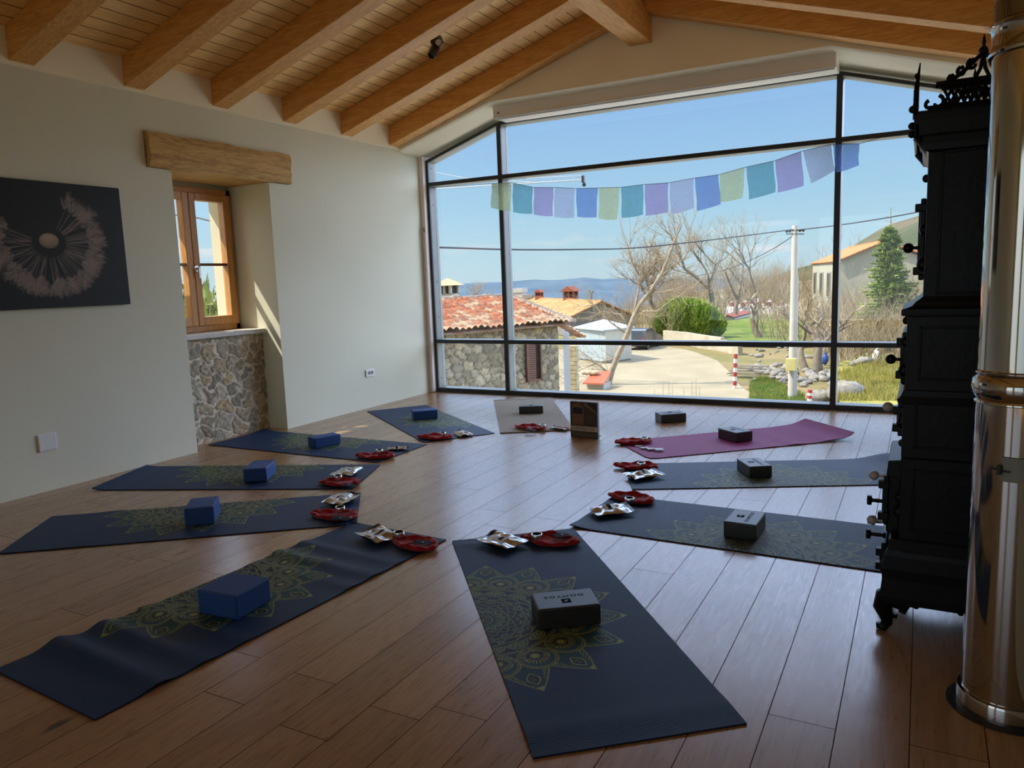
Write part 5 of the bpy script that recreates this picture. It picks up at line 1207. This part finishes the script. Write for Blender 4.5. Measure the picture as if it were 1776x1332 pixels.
# parked car
def car():
    Y = 52; a, c = at_y(1088, 600, Y), at_y(1125, 600, Y); cx = (a.x+c.x)/2; t = thing('parked_car', 'dark grey parked car at the bend of the lane', 'car', (cx, Y, GZ))
    w = 1.74; x0, x1 = cx-w/2, cx+w/2; z = GZ+.04
    # seen from behind: length runs away along y
    prof = [(0, .32), (-.02, .62), (.10, .92), (.32, 1.38), (.62, 1.46), (1.9, 1.46), (2.55, 1.02), (3.6, .86), (3.95, .62), (3.98, .30)]
    ys = [Y-.9+p[0] for p in prof]; n = len(prof); vs = []
    for (dy, h) in prof:
        k = 1-.13*max(0, (h-.9)/.56); vs += [(cx-w/2*k, Y-.9+dy, z+h), (cx+w/2*k, Y-.9+dy, z+h)]
    b = MB(); b.add(vs, [(2*i, 2*i+1, 2*i+3, 2*i+2) for i in range(n-1)])
    for s in (0, 1):
        for i in range(n-1): b.add([vs[2*i+s], vs[2*i+2+s], (vs[2*i+2+s][0], vs[2*i+2+s][1], z+.28), (vs[2*i+s][0], vs[2*i+s][1], z+.28)], [(0, 1, 2, 3) if s else (3, 2, 1, 0)])
    b.add([(x0, Y-.9, z+.28), (x1, Y-.9, z+.28), (x1, Y+3.08, z+.28), (x0, Y+3.08, z+.28)], [(0, 1, 2, 3)]); b.build('body', mat('car_paint', (.06, .065, .075), None, 3, .25, .4), t, smooth=True)
    MB().add([(cx-.62, Y-.79, z+.96), (cx+.62, Y-.79, z+.96), (cx+.54, Y-.60, z+1.36), (cx-.54, Y-.60, z+1.36)], [(0, 1, 2, 3)]).build('rear_window', mat('car_glass', (.03, .04, .05), None, 3, .05), t)
    MB().box((cx-.85, Y-.97, z+.34), (cx+.85, Y-.88, z+.55)).build('bumper', mat('bumper_grey', (.20, .20, .21), None, 3, .5), t, bevel=.03)
    for s in (-1, 1): MB().cbox((cx+s*.72, Y-.93, z+.76), (.20, .06, .22)).build('tail_light', mat('tail_red', (.35, .03, .03), None, 3, .3), t, bevel=.02)
    for s in (-1, 1):
        for dy in (-.2, 2.4): MB().lathe([(0, -.1), (.30, -.1), (.32, -.05), (.32, .05), (.30, .1), (0, .1)], (cx+s*.76, Y+dy, GZ+.36), 18, M90).build('wheel', m_black, t, smooth=True)
car()
# retaining wall
b = MB(); P = [G(1150, 594), G(1185, 598), G(1217, 604.5), (G(1250, 610)), G(1280, 617)]
for p, q in zip(P[:-1], P[1:]):
    d = (q-p).normalized(); nn = Vector((-d.y, d.x, 0))
    b.prism([tuple(p)[:2]+(GZ,), tuple(q)[:2]+(GZ,), tuple(q+nn*.3)[:2]+(GZ,), tuple(p+nn*.3)[:2]+(GZ,)], (0, 0, .95 if p is not P[3] else .8))
struct(b.build('wall_retaining', mat('old_concrete', (.56, .50, .38), (.44, .39, .29), 1.2, .9, contrast=2)), 'low concrete retaining wall along the lane', 'wall')
# hedge
def leaf_cloud(mb, c, r, n, R, size=.12, sc=(1, 1, 1), up=.6, shell=.55):
    for _ in range(n):
        v = Vector((R.gauss(0, 1), R.gauss(0, 1), R.gauss(0, 1))).normalized()*(shell+(1-shell)*R.random()**.5)
        p = Vector((c[0]+v.x*r*sc[0], c[1]+v.y*r*sc[1], c[2]+v.z*r*sc[2])); d = (v+Vector((0, 0, up))+Vector((R.uniform(-.6, .6), R.uniform(-.6, .6), R.uniform(-.4, .4)))).normalized()
        s = d.cross(Vector((R.uniform(-1, 1), R.uniform(-1, 1), R.uniform(-1, 1)))).normalized(); l = size*R.uniform(.7, 1.5)
        mb.add([p-s*l*.22, p+s*l*.22, p+d*l], [(0, 1, 2)])
def hedge():
    R = random.Random(5); t = thing('evergreen_hedge', 'bright green feathery hedge behind the retaining wall', 'hedge', tuple(G(1195, 600)))
    b = MB(); Y = 61
    for px, top, w in ((1152, 536, 1.0), (1166, 524, 1.2), (1182, 520, 1.3), (1199, 521, 1.3), (1215, 524, 1.25), (1229, 533, 1.1), (1243, 548, .9), (1146, 548, .8)):
        p = at_y(px, 600, Y+R.uniform(-.6, .6)); zt2 = at_y(px, top, Y).z; hh = zt2-GZ
        leaf_cloud(b, (p.x, p.y, GZ+hh*.55), 1, 1500, R, .34, (w*.72, w*.8, hh*.47), 1.4, .5)
    b.build('foliage', mat('hedge_green', (.20, .32, .04), (.34, .44, .08), 1.2, .8, contrast=2), t)
    c = MB()
    for px in (1155, 1180, 1205, 1230): p = at_y(px, 600, Y); c.tube([(p.x, p.y, GZ), (p.x, p.y, GZ+2.2)], .07, 5)
    c.build('stems', m_bark, t)
hedge()
# bare trees
def grow(b, tw, p, d, L_, r, depth, R, spread=.55, upb=.12, kids=(2, 4)):
    n = 4 if depth > 1 else 3; pts = [p]; q = p; dd = d.copy()
    for i in range(n-1):
        dd = (dd+Vector((R.uniform(-1, 1), R.uniform(-1, 1), R.uniform(-.6, 1)))*.16+Vector((0, 0, upb*.3))).normalized(); q = q+dd*(L_/(n-1)); pts.append(q)
    rad = [r*(1-.45*i/(n-1)) for i in range(n)]
    (b if depth > 2 else tw).tube(pts, rad, 6 if depth > 3 else (4 if depth > 1 else 3), cap=False)
    if depth == 0: return
    k = R.randint(*kids)
    for i in range(k):
        f = R.uniform(.35, 1) if i else 1; s = pts[min(n-1, max(1, int(round(f*(n-1)))))]
        dn = (dd+Vector((R.uniform(-1, 1), R.uniform(-1, 1), R.uniform(-.75, .9)))*spread*1.4+Vector((0, 0, upb))).normalized()
        grow(b, tw, s, dn, L_*R.uniform(.58, .82), r*(.62 if i else .7)*R.uniform(.75, 1.0), depth-1, R, spread, upb, kids)
def bare_tree(name, label, base, H, seed, depth=5, r=.18, spread=.55, kids=(2, 4), lean=(0, 0), wide=1.0, group=None, twm=None):
    R = random.Random(seed); t = thing(name, label, 'tree', tuple(base), group); b, tw = MB(), MB()
    grow(b, tw, Vector((0, 0, 0)), Vector((lean[0], lean[1], 1)).normalized(), H*.30, r, depth, R, spread, .12, kids)
    zm = max(v[2] for v in tw.v); xm = np.percentile([abs(v[0]) for v in tw.v], 92); sz = H/zm; sx = wide/max(xm, .1)
    for M_ in (b, tw): M_.v = [(v[0]*sx, v[1]*sx, v[2]*sz) for v in M_.v]
    o1 = b.build('trunk', m_bark, t, smooth='all', local=True); o2 = tw.build('branches', twm or m_twig, t, local=True)
    return t
def tree_at(name, label, bx, by, top, halfw, seed, Y=None, **k):
    if Y is None: p = G(bx, by)
    else: p = at_y(bx, by, Y); p.z = GZ
    zt2 = at_y(bx, top, p.y).z; wide = halfw/FPX*p.y
    return bare_tree(name, label, p, zt2-p.z, seed, wide=wide, **k)
tree_at('bare_tree', 'big leafless walnut tree rising behind the green hedge', 1232, 560, 352, 62, 11, Y=64, depth=7, r=.22, kids=(2, 4), lean=(.1, 0))
tree_at('bare_tree', 'leafless walnut tree between the hedge and the concrete pole', 1312, 560, 357, 52, 27, Y=72, depth=7, r=.20, kids=(2, 4))
tree_at('bare_tree', 'leafless tree between the two walnut trees, a little farther off', 1275, 555, 372, 48, 35, Y=86, depth=7, r=.2, kids=(2, 4))
tree_at('bare_tree', 'leafless tree behind the leaning trunk', 1150, 560, 405, 50, 31, Y=74, depth=6, r=.16, kids=(3, 4))
tree_at('bare_tree', 'short crooked leafless tree standing in the green field', 1318, 587, 495, 34, 41, depth=5, r=.16, kids=(2, 3), lean=(-.3, 0))
tree_at('bare_tree', 'low leafless fruit tree just right of the concrete pole', 1418, 648, 505, 58, 52, depth=6, r=.17, kids=(2, 3), lean=(-.15, 0))
tree_at('bare_tree', 'slim leafless fruit tree beside the concrete pole', 1396, 640, 520, 36, 57, depth=5, r=.10, kids=(2, 3))
tree_at('bare_tree', 'leafless tree showing over the orange roof', 1478, 500, 386, 30, 63, Y=95, depth=5, r=.12, kids=(2, 3))
tree_at('bare_tree', 'twiggy leafless tree left of the orange-roofed house', 1425, 560, 420, 30, 71, Y=88, depth=6, r=.10, kids=(2, 3), spread=.3)
tree_at('bare_tree', 'leafless tree right of the conifer, partly behind the stove', 1585, 600, 455, 55, 77, Y=52, depth=6, r=.13, kids=(2, 3))
tree_at('bare_tree', 'faint leafless tree behind the old house roof at the left pane', 822, 520, 483, 28, 83, Y=70, depth=5, r=.08, kids=(3, 4))
# leaning tree close by
def leaning():
    R = random.Random(8); Y = 34.5; P = lambda x, y, dy=0: at_y(x, y, Y+dy)
    t = thing('leaning_tree', 'pale leaning bare tree trunk forking beside the kennel', 'tree', (P(1050, 690).x, Y, GZ)); b, tw = MB(), MB()
    tr = [P(1046, 705), P(1053, 672), P(1062, 640), P(1076, 607), P(1090, 575), P(1099, 550), P(1110, 528), P(1130, 502), P(1148, 474), P(1160, 445), P(1171, 415), P(1181, 393), P(1178, 374), P(1168, 371)]
    b.tube(tr, [.20, .17, .15, .14, .135, .125, .11, .085, .075, .06, .05, .035, .025, .012], 9)
    br = [[P(1098, 552), P(1103, 528), P(1108, 500), P(1110, 478), P(1116, 452), P(1127, 434)], [P(1118, 518), P(1135, 508), P(1165, 505), P(1200, 500)], [P(1093, 570), P(1075, 545), P(1045, 540), P(1020, 555)], [P(1088, 580), P(1060, 560), P(1030, 530), P(1000, 528)],
          [P(1070, 622), P(1040, 628), P(1010, 640), P(985, 620)], [P(1064, 640), P(1030, 655), P(1000, 676), P(975, 655)], [P(1060, 650), P(1035, 630), P(1012, 612), P(990, 600)], [P(1109, 478), P(1095, 455), P(1090, 430), P(1100, 400)], [P(1150, 470), P(1185, 450), P(1200, 425), P(1195, 395)], [P(1105, 540), P(1140, 540), P(1165, 520), P(1185, 515)]]
    for i, q in enumerate(br):
        b.tube(q, [.085, .065, .055, .045, .035, .02][:len(q)] if i == 0 else [.045, .035, .024, .012], 6)
        for j in range(1, len(q)):
            for _ in range(5 if i > 0 else 6):
                f = R.random(); s = q[j-1]+(q[j]-q[j-1])*f; d = ((q[j]-q[j-1]).normalized()+Vector((R.uniform(-1, 1), R.uniform(-.5, .5), R.uniform(-.8, 1)))*.9).normalized()
                grow(tw, tw, s, d, R.uniform(.5, 1.0), .014, 3, R, .5, .05, (1, 3))
    for j in range(7, 12):
        for _ in range(4): grow(tw, tw, tr[j], Vector((R.uniform(-1, 1), 0, R.uniform(-.3, 1))).normalized(), R.uniform(.5, 1.1), .014, 3, R, .5, .1, (1, 3))
    b.build('trunk', mat('pale_bark', (.46, .39, .29), (.34, .28, .20), 5, .9, contrast=2, bump=.4), t, smooth='all'); tw.build('branches', m_twig, t)
leaning()
# conifer
def conifer():
    R = random.Random(6); Y = 50; p = at_y(1537, 600, Y); p.z = GZ; zt2 = at_y(1536, 396, Y).z; H = zt2-GZ; t = thing('conifer', 'green spruce tree in front of the orange-roofed house', 'tree', tuple(p))
    MB().tube([p, p+Vector((0, 0, H*.5)), p+Vector((.05, 0, H)), p+Vector((0, 0, H+1.2))], [.16, .11, .04, .012], 7).build('trunk', m_bark, t)
    b = MB(); w = 58/FPX*Y
    for i in range(430):
        f = R.random()**.9; z = GZ+.5+(H-.55)*f; L_ = w*(1-f)**.8*R.uniform(.6, 1.15)+.14; a = R.uniform(0, 2*PI); d = Vector((math.cos(a), math.sin(a), .05+.35*f))
        pts = [Vector((p.x, p.y, z))+d*(L_*k/5)-Vector((0, 0, .14*L_*(k/5)**2)) for k in range(6)]
        b.tube([pts[0], pts[3], pts[5]], [.02, .012, .005], 3, cap=False)
        for k in range(1, 6):
            for _ in range(int(12+L_*6)):
                s = pts[k-1]+(pts[k]-pts[k-1])*R.random(); e = (d+Vector((R.uniform(-1, 1), R.uniform(-1, 1), R.uniform(-.6, .5)))).normalized()*R.uniform(.16, .34); sd = e.cross(Vector((0, 0, 1))).normalized()*.05
                b.add([s-sd, s+sd, s+e], [(0, 1, 2)])
    b.build('foliage', mat('spruce_green', (.26, .37, .08), (.42, .50, .14), .9, .8, contrast=2), t)
    c = MB()
    for z in (.5, .8): c.tube([p+Vector((-.3, 0, H+z*.9)), p+Vector((0, 0, H+z*.9-.12)), p+Vector((.3, 0, H+z*.9))], .012, 3)
    c.build('leader_twigs', m_twig2, t)
conifer()
# thickets of bare scrub
def thicket(seed, w, h, n, m):
    R = random.Random(seed); t = thing('bare_thicket', 'x', 'scrub'); b = MB()
    for i in range(n):
        p = Vector((R.uniform(-w, w), R.uniform(-w*.4, w*.4), 0)); grow(b, b, p, Vector((R.uniform(-.35, .35), R.uniform(-.3, .3), 1)).normalized(), h*R.uniform(.3, .5), .022, 4, R, .42, .18, (1, 3))
    zm = np.percentile([v[2] for v in b.v], 99); b.v = [(v[0], v[1], v[2]*h/zm) for v in b.v]
    b.build('stems', m, t, local=True); return t
tk = [thicket(1, 3.0, 3.2, 95, m_twig2), thicket(2, 3.0, 3.0, 95, m_twig)]
tp = [(1105, 590, 60, 1.15, 'grey scrub beside the parked car'), (1128, 560, 82, 1.5, 'tall scrub behind the leaning tree'), (1175, 545, 92, 1.9, 'brown scrub behind the hedge'), (1215, 540, 98, 2.0, 'brown scrub behind the big walnut'), (1255, 540, 105, 2.0, 'brown scrub behind the tarpaulin heap, left end'), (1300, 530, 112, 2.0, 'brown scrub behind the tarpaulin heap, middle'), (1350, 530, 112, 2.1, 'brown scrub left of the concrete pole'),
      (1398, 585, 62, 1.25, 'scrub in front of the cream house wall'), (1440, 590, 58, 1.3, 'scrub behind the right mullion'), (1480, 590, 57, 1.35, 'scrub under the left side of the conifer'), (1520, 592, 46, 1.0, 'scrub at the foot of the conifer'), (1565, 595, 47, 1.25, 'scrub right of the conifer'), (1600, 600, 44, 1.3, 'scrub beside the stove edge'), (1465, 596, 52, .9, 'low scrub above the fence posts'), (1415, 560, 84, 2.0, 'tall scrub left of the cream house'), (1560, 590, 60, 1.9, 'tall pale scrub behind the conifer')]
for i, (px, py, Y, s, lab) in enumerate(tp):
    p = at_y(px, py, Y); q = tk[i % 2] if i < 2 else dup(tk[i % 2]); q.location = (p.x, p.y, GZ); q.scale = (s, s, s); q.rotation_euler = (0, 0, i*.9); q['label'] = 'leafless '+lab; q['group'] = 'leafless scrub'
# tarpaulin heap, sheds
def tarp():
    t = thing('tarpaulin_heap', 'long heap covered with white and grey tarpaulins behind the field', 'heap', tuple(at_y(1320, 540, 100)))
    a, c = at_y(1264, 545, 100), at_y(1374, 540, 100); top = at_y(1320, 515, 100).z
    def fn(u, v):
        X = a.x+(c.x-a.x)*u; h = (top-GZ-.4)*(.55+.45*np.sin(PI*np.clip(u*.9+.12, 0, 1)))*(1+.10*np.sin(u*31)+.06*np.sin(u*73+v*9)); q = np.sin(PI*v)**.6
        return X, 100-2.2+4.4*v, GZ+h*q+.12*np.sin(u*47+v*13)*q
    m = mat('tarpaulin', (.72, .72, .70), (.30, .26, .23), .9, .6, contrast=3)
    grid_mesh('cover', 90, 20, fn, m, t); b = MB()
    for i, x in enumerate(np.linspace(a.x+1, c.x-1, 9)): b.cbox((x, 97.9, GZ+1.2+.3*(i % 2)), (.9, .1, .5), rot=.1*i)
    b.build('red_edges', mat('red_tarp', (.38, .10, .08), None, 3, .6), t)
tarp()
gabled('garden_shed', 'small white shed with a dark red roof at the left of the tarpaulin heap', (1262, 547), (1248, 553), (1274, 551), (1290, 541), 84, 92, m_whitew, mat('dull_red_roof', (.36, .12, .09), None, 3, .8))
# pole with box and wires
def pole():
    Y = 32.5; p = at_y(1373, 700, Y); tpz = at_y(1379, 391, Y); t = thing('utility_pole', 'pale concrete utility pole with a yellow box', 'utility pole', (p.x, Y, GZ))
    MB().tube([(p.x, Y, GZ-.1), (tpz.x, Y, tpz.z)], [.165, .115], 10).build('shaft', mat('pole_concrete', (.60, .57, .50), (.50, .47, .41), 2, .85), t, smooth=True)
    a, c = at_y(1364, 621, Y-.25), at_y(1381, 643, Y-.25); MB().box((a.x, Y-.42, c.z), (c.x, Y-.15, a.z)).build('yellow_box', mat('yellow_cabinet', (.62, .55, .22), (.55, .48, .18), 3, .5), t, bevel=.02)
    b = MB()
    for dz in (.18, .32): b.tube([(tpz.x-.32, Y-.1, tpz.z-dz), (tpz.x+.36, Y-.1, tpz.z-dz-.04)], .02, 5)
    for dx in (-.3, -.18, .2, .33): b.ball((tpz.x+dx, Y-.1, tpz.z-.22), .055, 6)
    b.build('insulator_bracket', m_black, t)
    MB().tube([(p.x+.17, Y, GZ+.2), (p.x+.15, Y, tpz.z-2)], .03, 5).build('conduit', mat('white_conduit', (.7, .7, .68), None, 3, .5), t)
    m_w = mat('cable_black', (.02, .02, .025), None, 9, .6)
    def wire(lab, px, Ys, r=.022):
        P = [at_y(x, y, Yy) for (x, y), Yy in zip(px, Ys)]; out = []
        for i in range(len(P)-1):
            for k in range(6):
                u = k/6; p0, p1, p2, p3 = P[max(i-1, 0)], P[i], P[i+1], P[min(i+2, len(P)-1)]
                out.append(.5*((2*p1)+(-p0+p2)*u+(2*p0-5*p1+4*p2-p3)*u*u+(-p0+3*p1-3*p2+p3)*u**3))
        out.append(P[-1]); tag(MB().tube(out, r, 6, cap=False).build('power_cable', m_w, smooth='all'), lab, 'cable')
    wire('long black cable sagging from the pole across to the left pane', [(600, 424), (760, 429), (900, 433), (1010, 432.5), (1100, 430), (1200, 420), (1290, 409), (1376, 398)], [10, 13, 17, 20, 23, 26, 29, 32.3])
    wire('black cable rising from the pole to the upper right', [(1382, 399), (1450, 391), (1530, 379), (1610, 364), (1720, 340)], [32.3, 30, 27, 24, 21])
    wire('thinner black cable dropping from the pole into the walnut trees', [(1374, 410), (1340, 432), (1300, 452), (1250, 470), (1190, 482), (1130, 492)], [32.5, 38, 44, 50, 57, 64], .018)
pole()
# crane jib
def crane():
    Y = 95; t = thing('tower_crane', 'distant crane jib with its trolley showing under the transom', 'crane', tuple(at_y(700, 330, Y))); b = MB()
    a, c = at_y(700, 331, Y), at_y(1011, 312, Y); a2, c2 = a+Vector((0, 0, 1.0)), c+Vector((0, 0, .55)); n = 26
    b.tube([a, c], .07, 4); b.tube([a2+Vector((0, .5, 0)), c2], .04, 4)
    for i in range(n):
        p = a+(c-a)*(i/n); q = a2+(c2-a2)*((i+.5)/n); r_ = a+(c-a)*((i+1)/n); b.tube([p, q], .025, 3); b.tube([q, r_], .025, 3)
    b.build('jib', mat('crane_grey', (.55, .57, .60), None, 3, .5), t)
    b = MB(); b.cbox(c+Vector((.05, 0, .1)), (.35, .4, .9)); b.ball(tuple(c+Vector((.15, 0, -.6))), .28, 8); b.build('trolley', m_black, t)
    q = at_y(700, 600, Y); b = MB()
    for sx in (-.5, .5): b.tube([(a.x+sx, Y, GZ-40), (a.x+sx, Y, a.z+3)], .08, 4)
    b.build('mast', bpy.data.materials['crane_grey'], t)
    MB().tube([at_y(755, 299, Y), at_y(812, 310, Y), at_y(930, 316.5, Y)], .045, 4).build('tie_rod', bpy.data.materials['crane_grey'], t)
crane()
# striped posts, planks, fence posts
m_wh = mat('post_white', (.80, .79, .75), None, 3, .5); m_rd = mat('post_red', (.45, .04, .04), None, 3, .5)
def post(lab, bx, by, tx, ty, lean=0):
    p = G(bx, by); zt2 = at_y(tx, ty, p.y); t = thing('striped_post', lab, 'post', tuple(p)); n = 8; a = Vector((p.x, p.y, GZ)); c = zt2
    for nm, k0, mm in (('white_shaft', 0, m_wh), ('red_band', 1, m_rd)):
        if nm == 'white_shaft': MB().tube([a, c], [.085, .085], 8).build(nm, mm, t)
        else:
            for i in range(1, n, 2): MB().tube([a+(c-a)*(i/n), a+(c-a)*((i+1)/n)], [.088, .088], 8).build(nm, mm, t)
post('red and white striped post at the edge of the lane', 1274, 676, 1276, 614); post('red and white striped post top beside the stream, low by the sill', 1403, 716, 1405, 676)
p = G(1290, 655); t = thing('plank_stack', 'grey wooden planks lying beside the striped post', 'planks', tuple(p))
for i in range(4): MB().cbox((p.x+.1*i, p.y+.1*i, GZ+.18+.13*i), (1.7, .30, .05), rot=-.25+.05*i).build('plank', mat('grey_plank', (.25, .22, .18), (.18, .16, .13), 4, .9) if i == 0 else bpy.data.materials['grey_plank'], t)
for i, (px, py, h) in enumerate(((1477, 604, .9), (1487, 605, .8), (1508, 603, .95), (1394, 650, .0), (1560, 606, .9))):
    if h: q = G(px, py); tag(MB().tube([(q.x, q.y, GZ), (q.x+.1*(i % 2), q.y, GZ+h)], .07, 5).build('fence_post', m_bark), ['leftmost wooden fence post below the scrub', 'second wooden fence post, leaning by the first', 'wooden fence post under the conifer', '', 'wooden fence post at the right end of the bank'][i], 'fence post')
# rocks
R = random.Random(12); protos = [rock_mesh('rock', 1, s).build('rock', m_rock, smooth='all') for s in range(5)]
used = []
def rock(px, py, r, lab='pale limestone rock strewn along the stream bed', grp='stream bed rocks', sc=None):
    p = G(px, py); k = R.randrange(5); o = protos[k] if k not in used else protos[k].copy()
    if k in used: COL.objects.link(o)
    used.append(k); z = float(terr(np.array([[p.x]]), np.array([[p.y]]))[0, 0]) if True else GZ
    o.location = (p.x, p.y, z+r*.25); o.scale = sc or (r, r*.9, r*.8); o.rotation_euler = (R.uniform(-.3, .3), R.uniform(-.3, .3), R.uniform(0, 6)); tag(o, lab, 'rock', grp); return o
for i in range(74):
    f = R.random(); rock(1302+f*150+R.uniform(-8, 8), 640+f*22+R.gauss(0, 7), R.uniform(.12, .33))
for i in range(26): rock(1296+R.random()*150, 604+R.uniform(-3, 16)+0, R.uniform(.10, .26), 'pale stone in the tumbled dry wall across the stream', 'dry wall stones')
for i in range(16): rock(1450+R.random()*100, 650+R.uniform(-8, 34), R.uniform(.08, .2), 'small stone on the yellow grass bank', 'bank stones')
o = rock(1463, 704, .5, 'big pale boulder low beside the right mullion', None, (.62, .5, .62)); o.location.z = GZ+.55
o = rock(1492, 646, .5, 'wide flat grey rock under the white bag', None, (.85, .6, .42)); o.location.z = GZ+.5
o = rock(1425, 700, .4, 'pale boulder at the water edge left of the mullion', None, (.5, .4, .4)); o.location.z = GZ+.3
def bag(px, py, lab, m, r, z0):
    p = G(px, py); b = rock_mesh('bag', r, 5, (.9, .7, 1.3)); b.tube([(0, 0, r*1.0), (.04, 0, r*1.5), (.12, 0, r*1.7)], [r*.4, r*.15, r*.25], 6); o = b.build('plastic_bag', m, smooth='all'); o.location = (p.x, p.y, GZ+z0+r); tag(o, lab, 'bag')
bag(1519, 636, 'white plastic sack on the yellow bank', m_wh, .24, .38); bag(1431, 632, 'blue plastic bag caught at the foot of the fruit tree', mat('blue_plastic', (.03, .09, .40), None, 3, .4), .22, .1)
# dry grass tufts on the bank
R = random.Random(9); b = MB()
for i in range(9000):
    px, py = R.uniform(1450, 1600), R.uniform(622, 712); q = G(px, py); d = Vector((R.uniform(-.4, .4), R.uniform(-.4, .4), 1)); l = R.uniform(.15, .42); p = Vector((q.x, q.y, GZ+.35))
    if py > 640+(1530-px)*.28: b.add([p+Vector((-.018, 0, 0)), p+Vector((.018, 0, 0)), p+d*l], [(0, 1, 2)])
o = b.build('dry_grass', m_yellow); tag(o, 'dry yellow grass covering the bank', 'grass', kind='stuff')
b = MB()
for i in range(5000):
    px, py = R.uniform(1300, 1395), R.uniform(655, 708); q = G(px, py); p = Vector((q.x, q.y, GZ+.08)); d = Vector((R.uniform(-.5, .5), R.uniform(-.4, .4), 1))
    if py > 655+abs(px-1325)*.5 and py < 712: b.add([p+Vector((-.015, 0, 0)), p+Vector((.015, 0, 0)), p+d*R.uniform(.1, .25)], [(0, 1, 2)])
o = b.build('verge_grass', m_grass); tag(o, 'fresh green grass on the ditch verge', 'grass', kind='stuff')
# grey-green shoots just below the window
def shoots():
    R = random.Random(3); Y = 11; t = thing('olive_shrub', 'thin grey-green leafy shoots just below the sill', 'shrub', tuple(at_y(1175, 720, Y))); b, lf = MB(), MB()
    for px, top in ((1150, 666), (1160, 660), (1166, 668), (1186, 672), (1200, 660), (1207, 657), (1213, 668), (1135, 676)):
        a, c = at_y(px-4, 760, Y), at_y(px, top, Y); b.tube([(a.x, a.y, GZ+1.4), a, (a+c)/2+Vector((.02, 0, 0)), c], [.012, .008, .005, .003], 5)
        for k in range(16):
            p = a+(c-a)*(.3+.7*k/16); s = 1 if k % 2 else -1; d = Vector((s*.8, R.uniform(-.4, .4), .6)).normalized()*.055; n_ = Vector((0, 0, 1)).cross(d).normalized()*.009; lf.add([p, p+d*.5+n_, p+d, p+d*.5-n_], [(0, 1, 2, 3)])
    b.build('stems', m_bark, t); lf.build('leaves', mat('olive_leaf', (.30, .33, .20), (.40, .42, .28), 8, .7), t)
shoots()
# shrubs seen through the small window
def leafy(lab, px, py, X, r, h, c1, c2, seed):
    p = at_x(px, py, X); R = random.Random(seed); t = thing('leafy_shrub', lab, 'shrub', (p.x, p.y, GZ)); b = MB(); ht = at_x(px, h, X).z-GZ
    for i in range(5): leaf_cloud(b, (p.x+R.uniform(-r, r)*.5, p.y+R.uniform(-r, r)*.6, GZ+ht*(.5+.1*(i-2)*.5)), 1, 1300, R, .26, (r*.8, r*.8, ht*.42), .3, .4)
    b.build('foliage', mat('shrub_'+str(seed), c1, c2, 2, .8, contrast=2), t); MB().tube([(p.x, p.y, GZ-.1), (p.x, p.y, GZ+ht*.6)], .1, 6).build('trunk', m_bark, t)
leafy('yellow-green shrub seen low through the small window', 372, 540, -8, 1.3, 500, (.22, .26, .06), (.34, .33, .10), 1)
leafy('dark green shrub seen at the edge of the small window', 322, 540, -9, 1.2, 492, (.10, .16, .045), (.20, .24, .08), 2)
p = at_x(362, 500, -22); bare_tree('bare_tree', 'pinkish leafless tree seen through the small window', (p.x, p.y, GZ), at_x(362, 458, -22).z-GZ, 91, 6, .12, wide=2.6, kids=(2, 3))
q = at_x(230, 352, -8); tag(MB().tube([(q.x, q.y, GZ-.1), (q.x, q.y, q.z+.3)], [.12, .09], 8).build('wooden_pole', m_bark), 'wooden pole outside beyond the left wall', 'utility pole')
tag(MB().tube([at_x(230, 352, -8), at_x(300, 372, -6.5), at_x(345, 378, -5.5), at_x(400, 392, -4.5), (-.70, 6.6, 2.35)], .014, 5).build('power_cable', bpy.data.materials['cable_black']), 'short stretch of cable seen through the small window', 'cable')
struct(MB().box((-6, 7.30, -1.2), (11, 12.2, -1.0)).build('bounce_slab', _mat('bounce_white', (.90, .88, .82), (.86, .84, .78), 2, .8)), 'added white slab below the glazing, bouncing light indoors')  # unseen slab added to bounce sunlight up to the ceiling
struct(MB().box((-.7, -3.7, -4.3), (5.7, 7.28, -.26)).build('wall_base', m_whitew), 'lower storey of the building')

mat = _mat
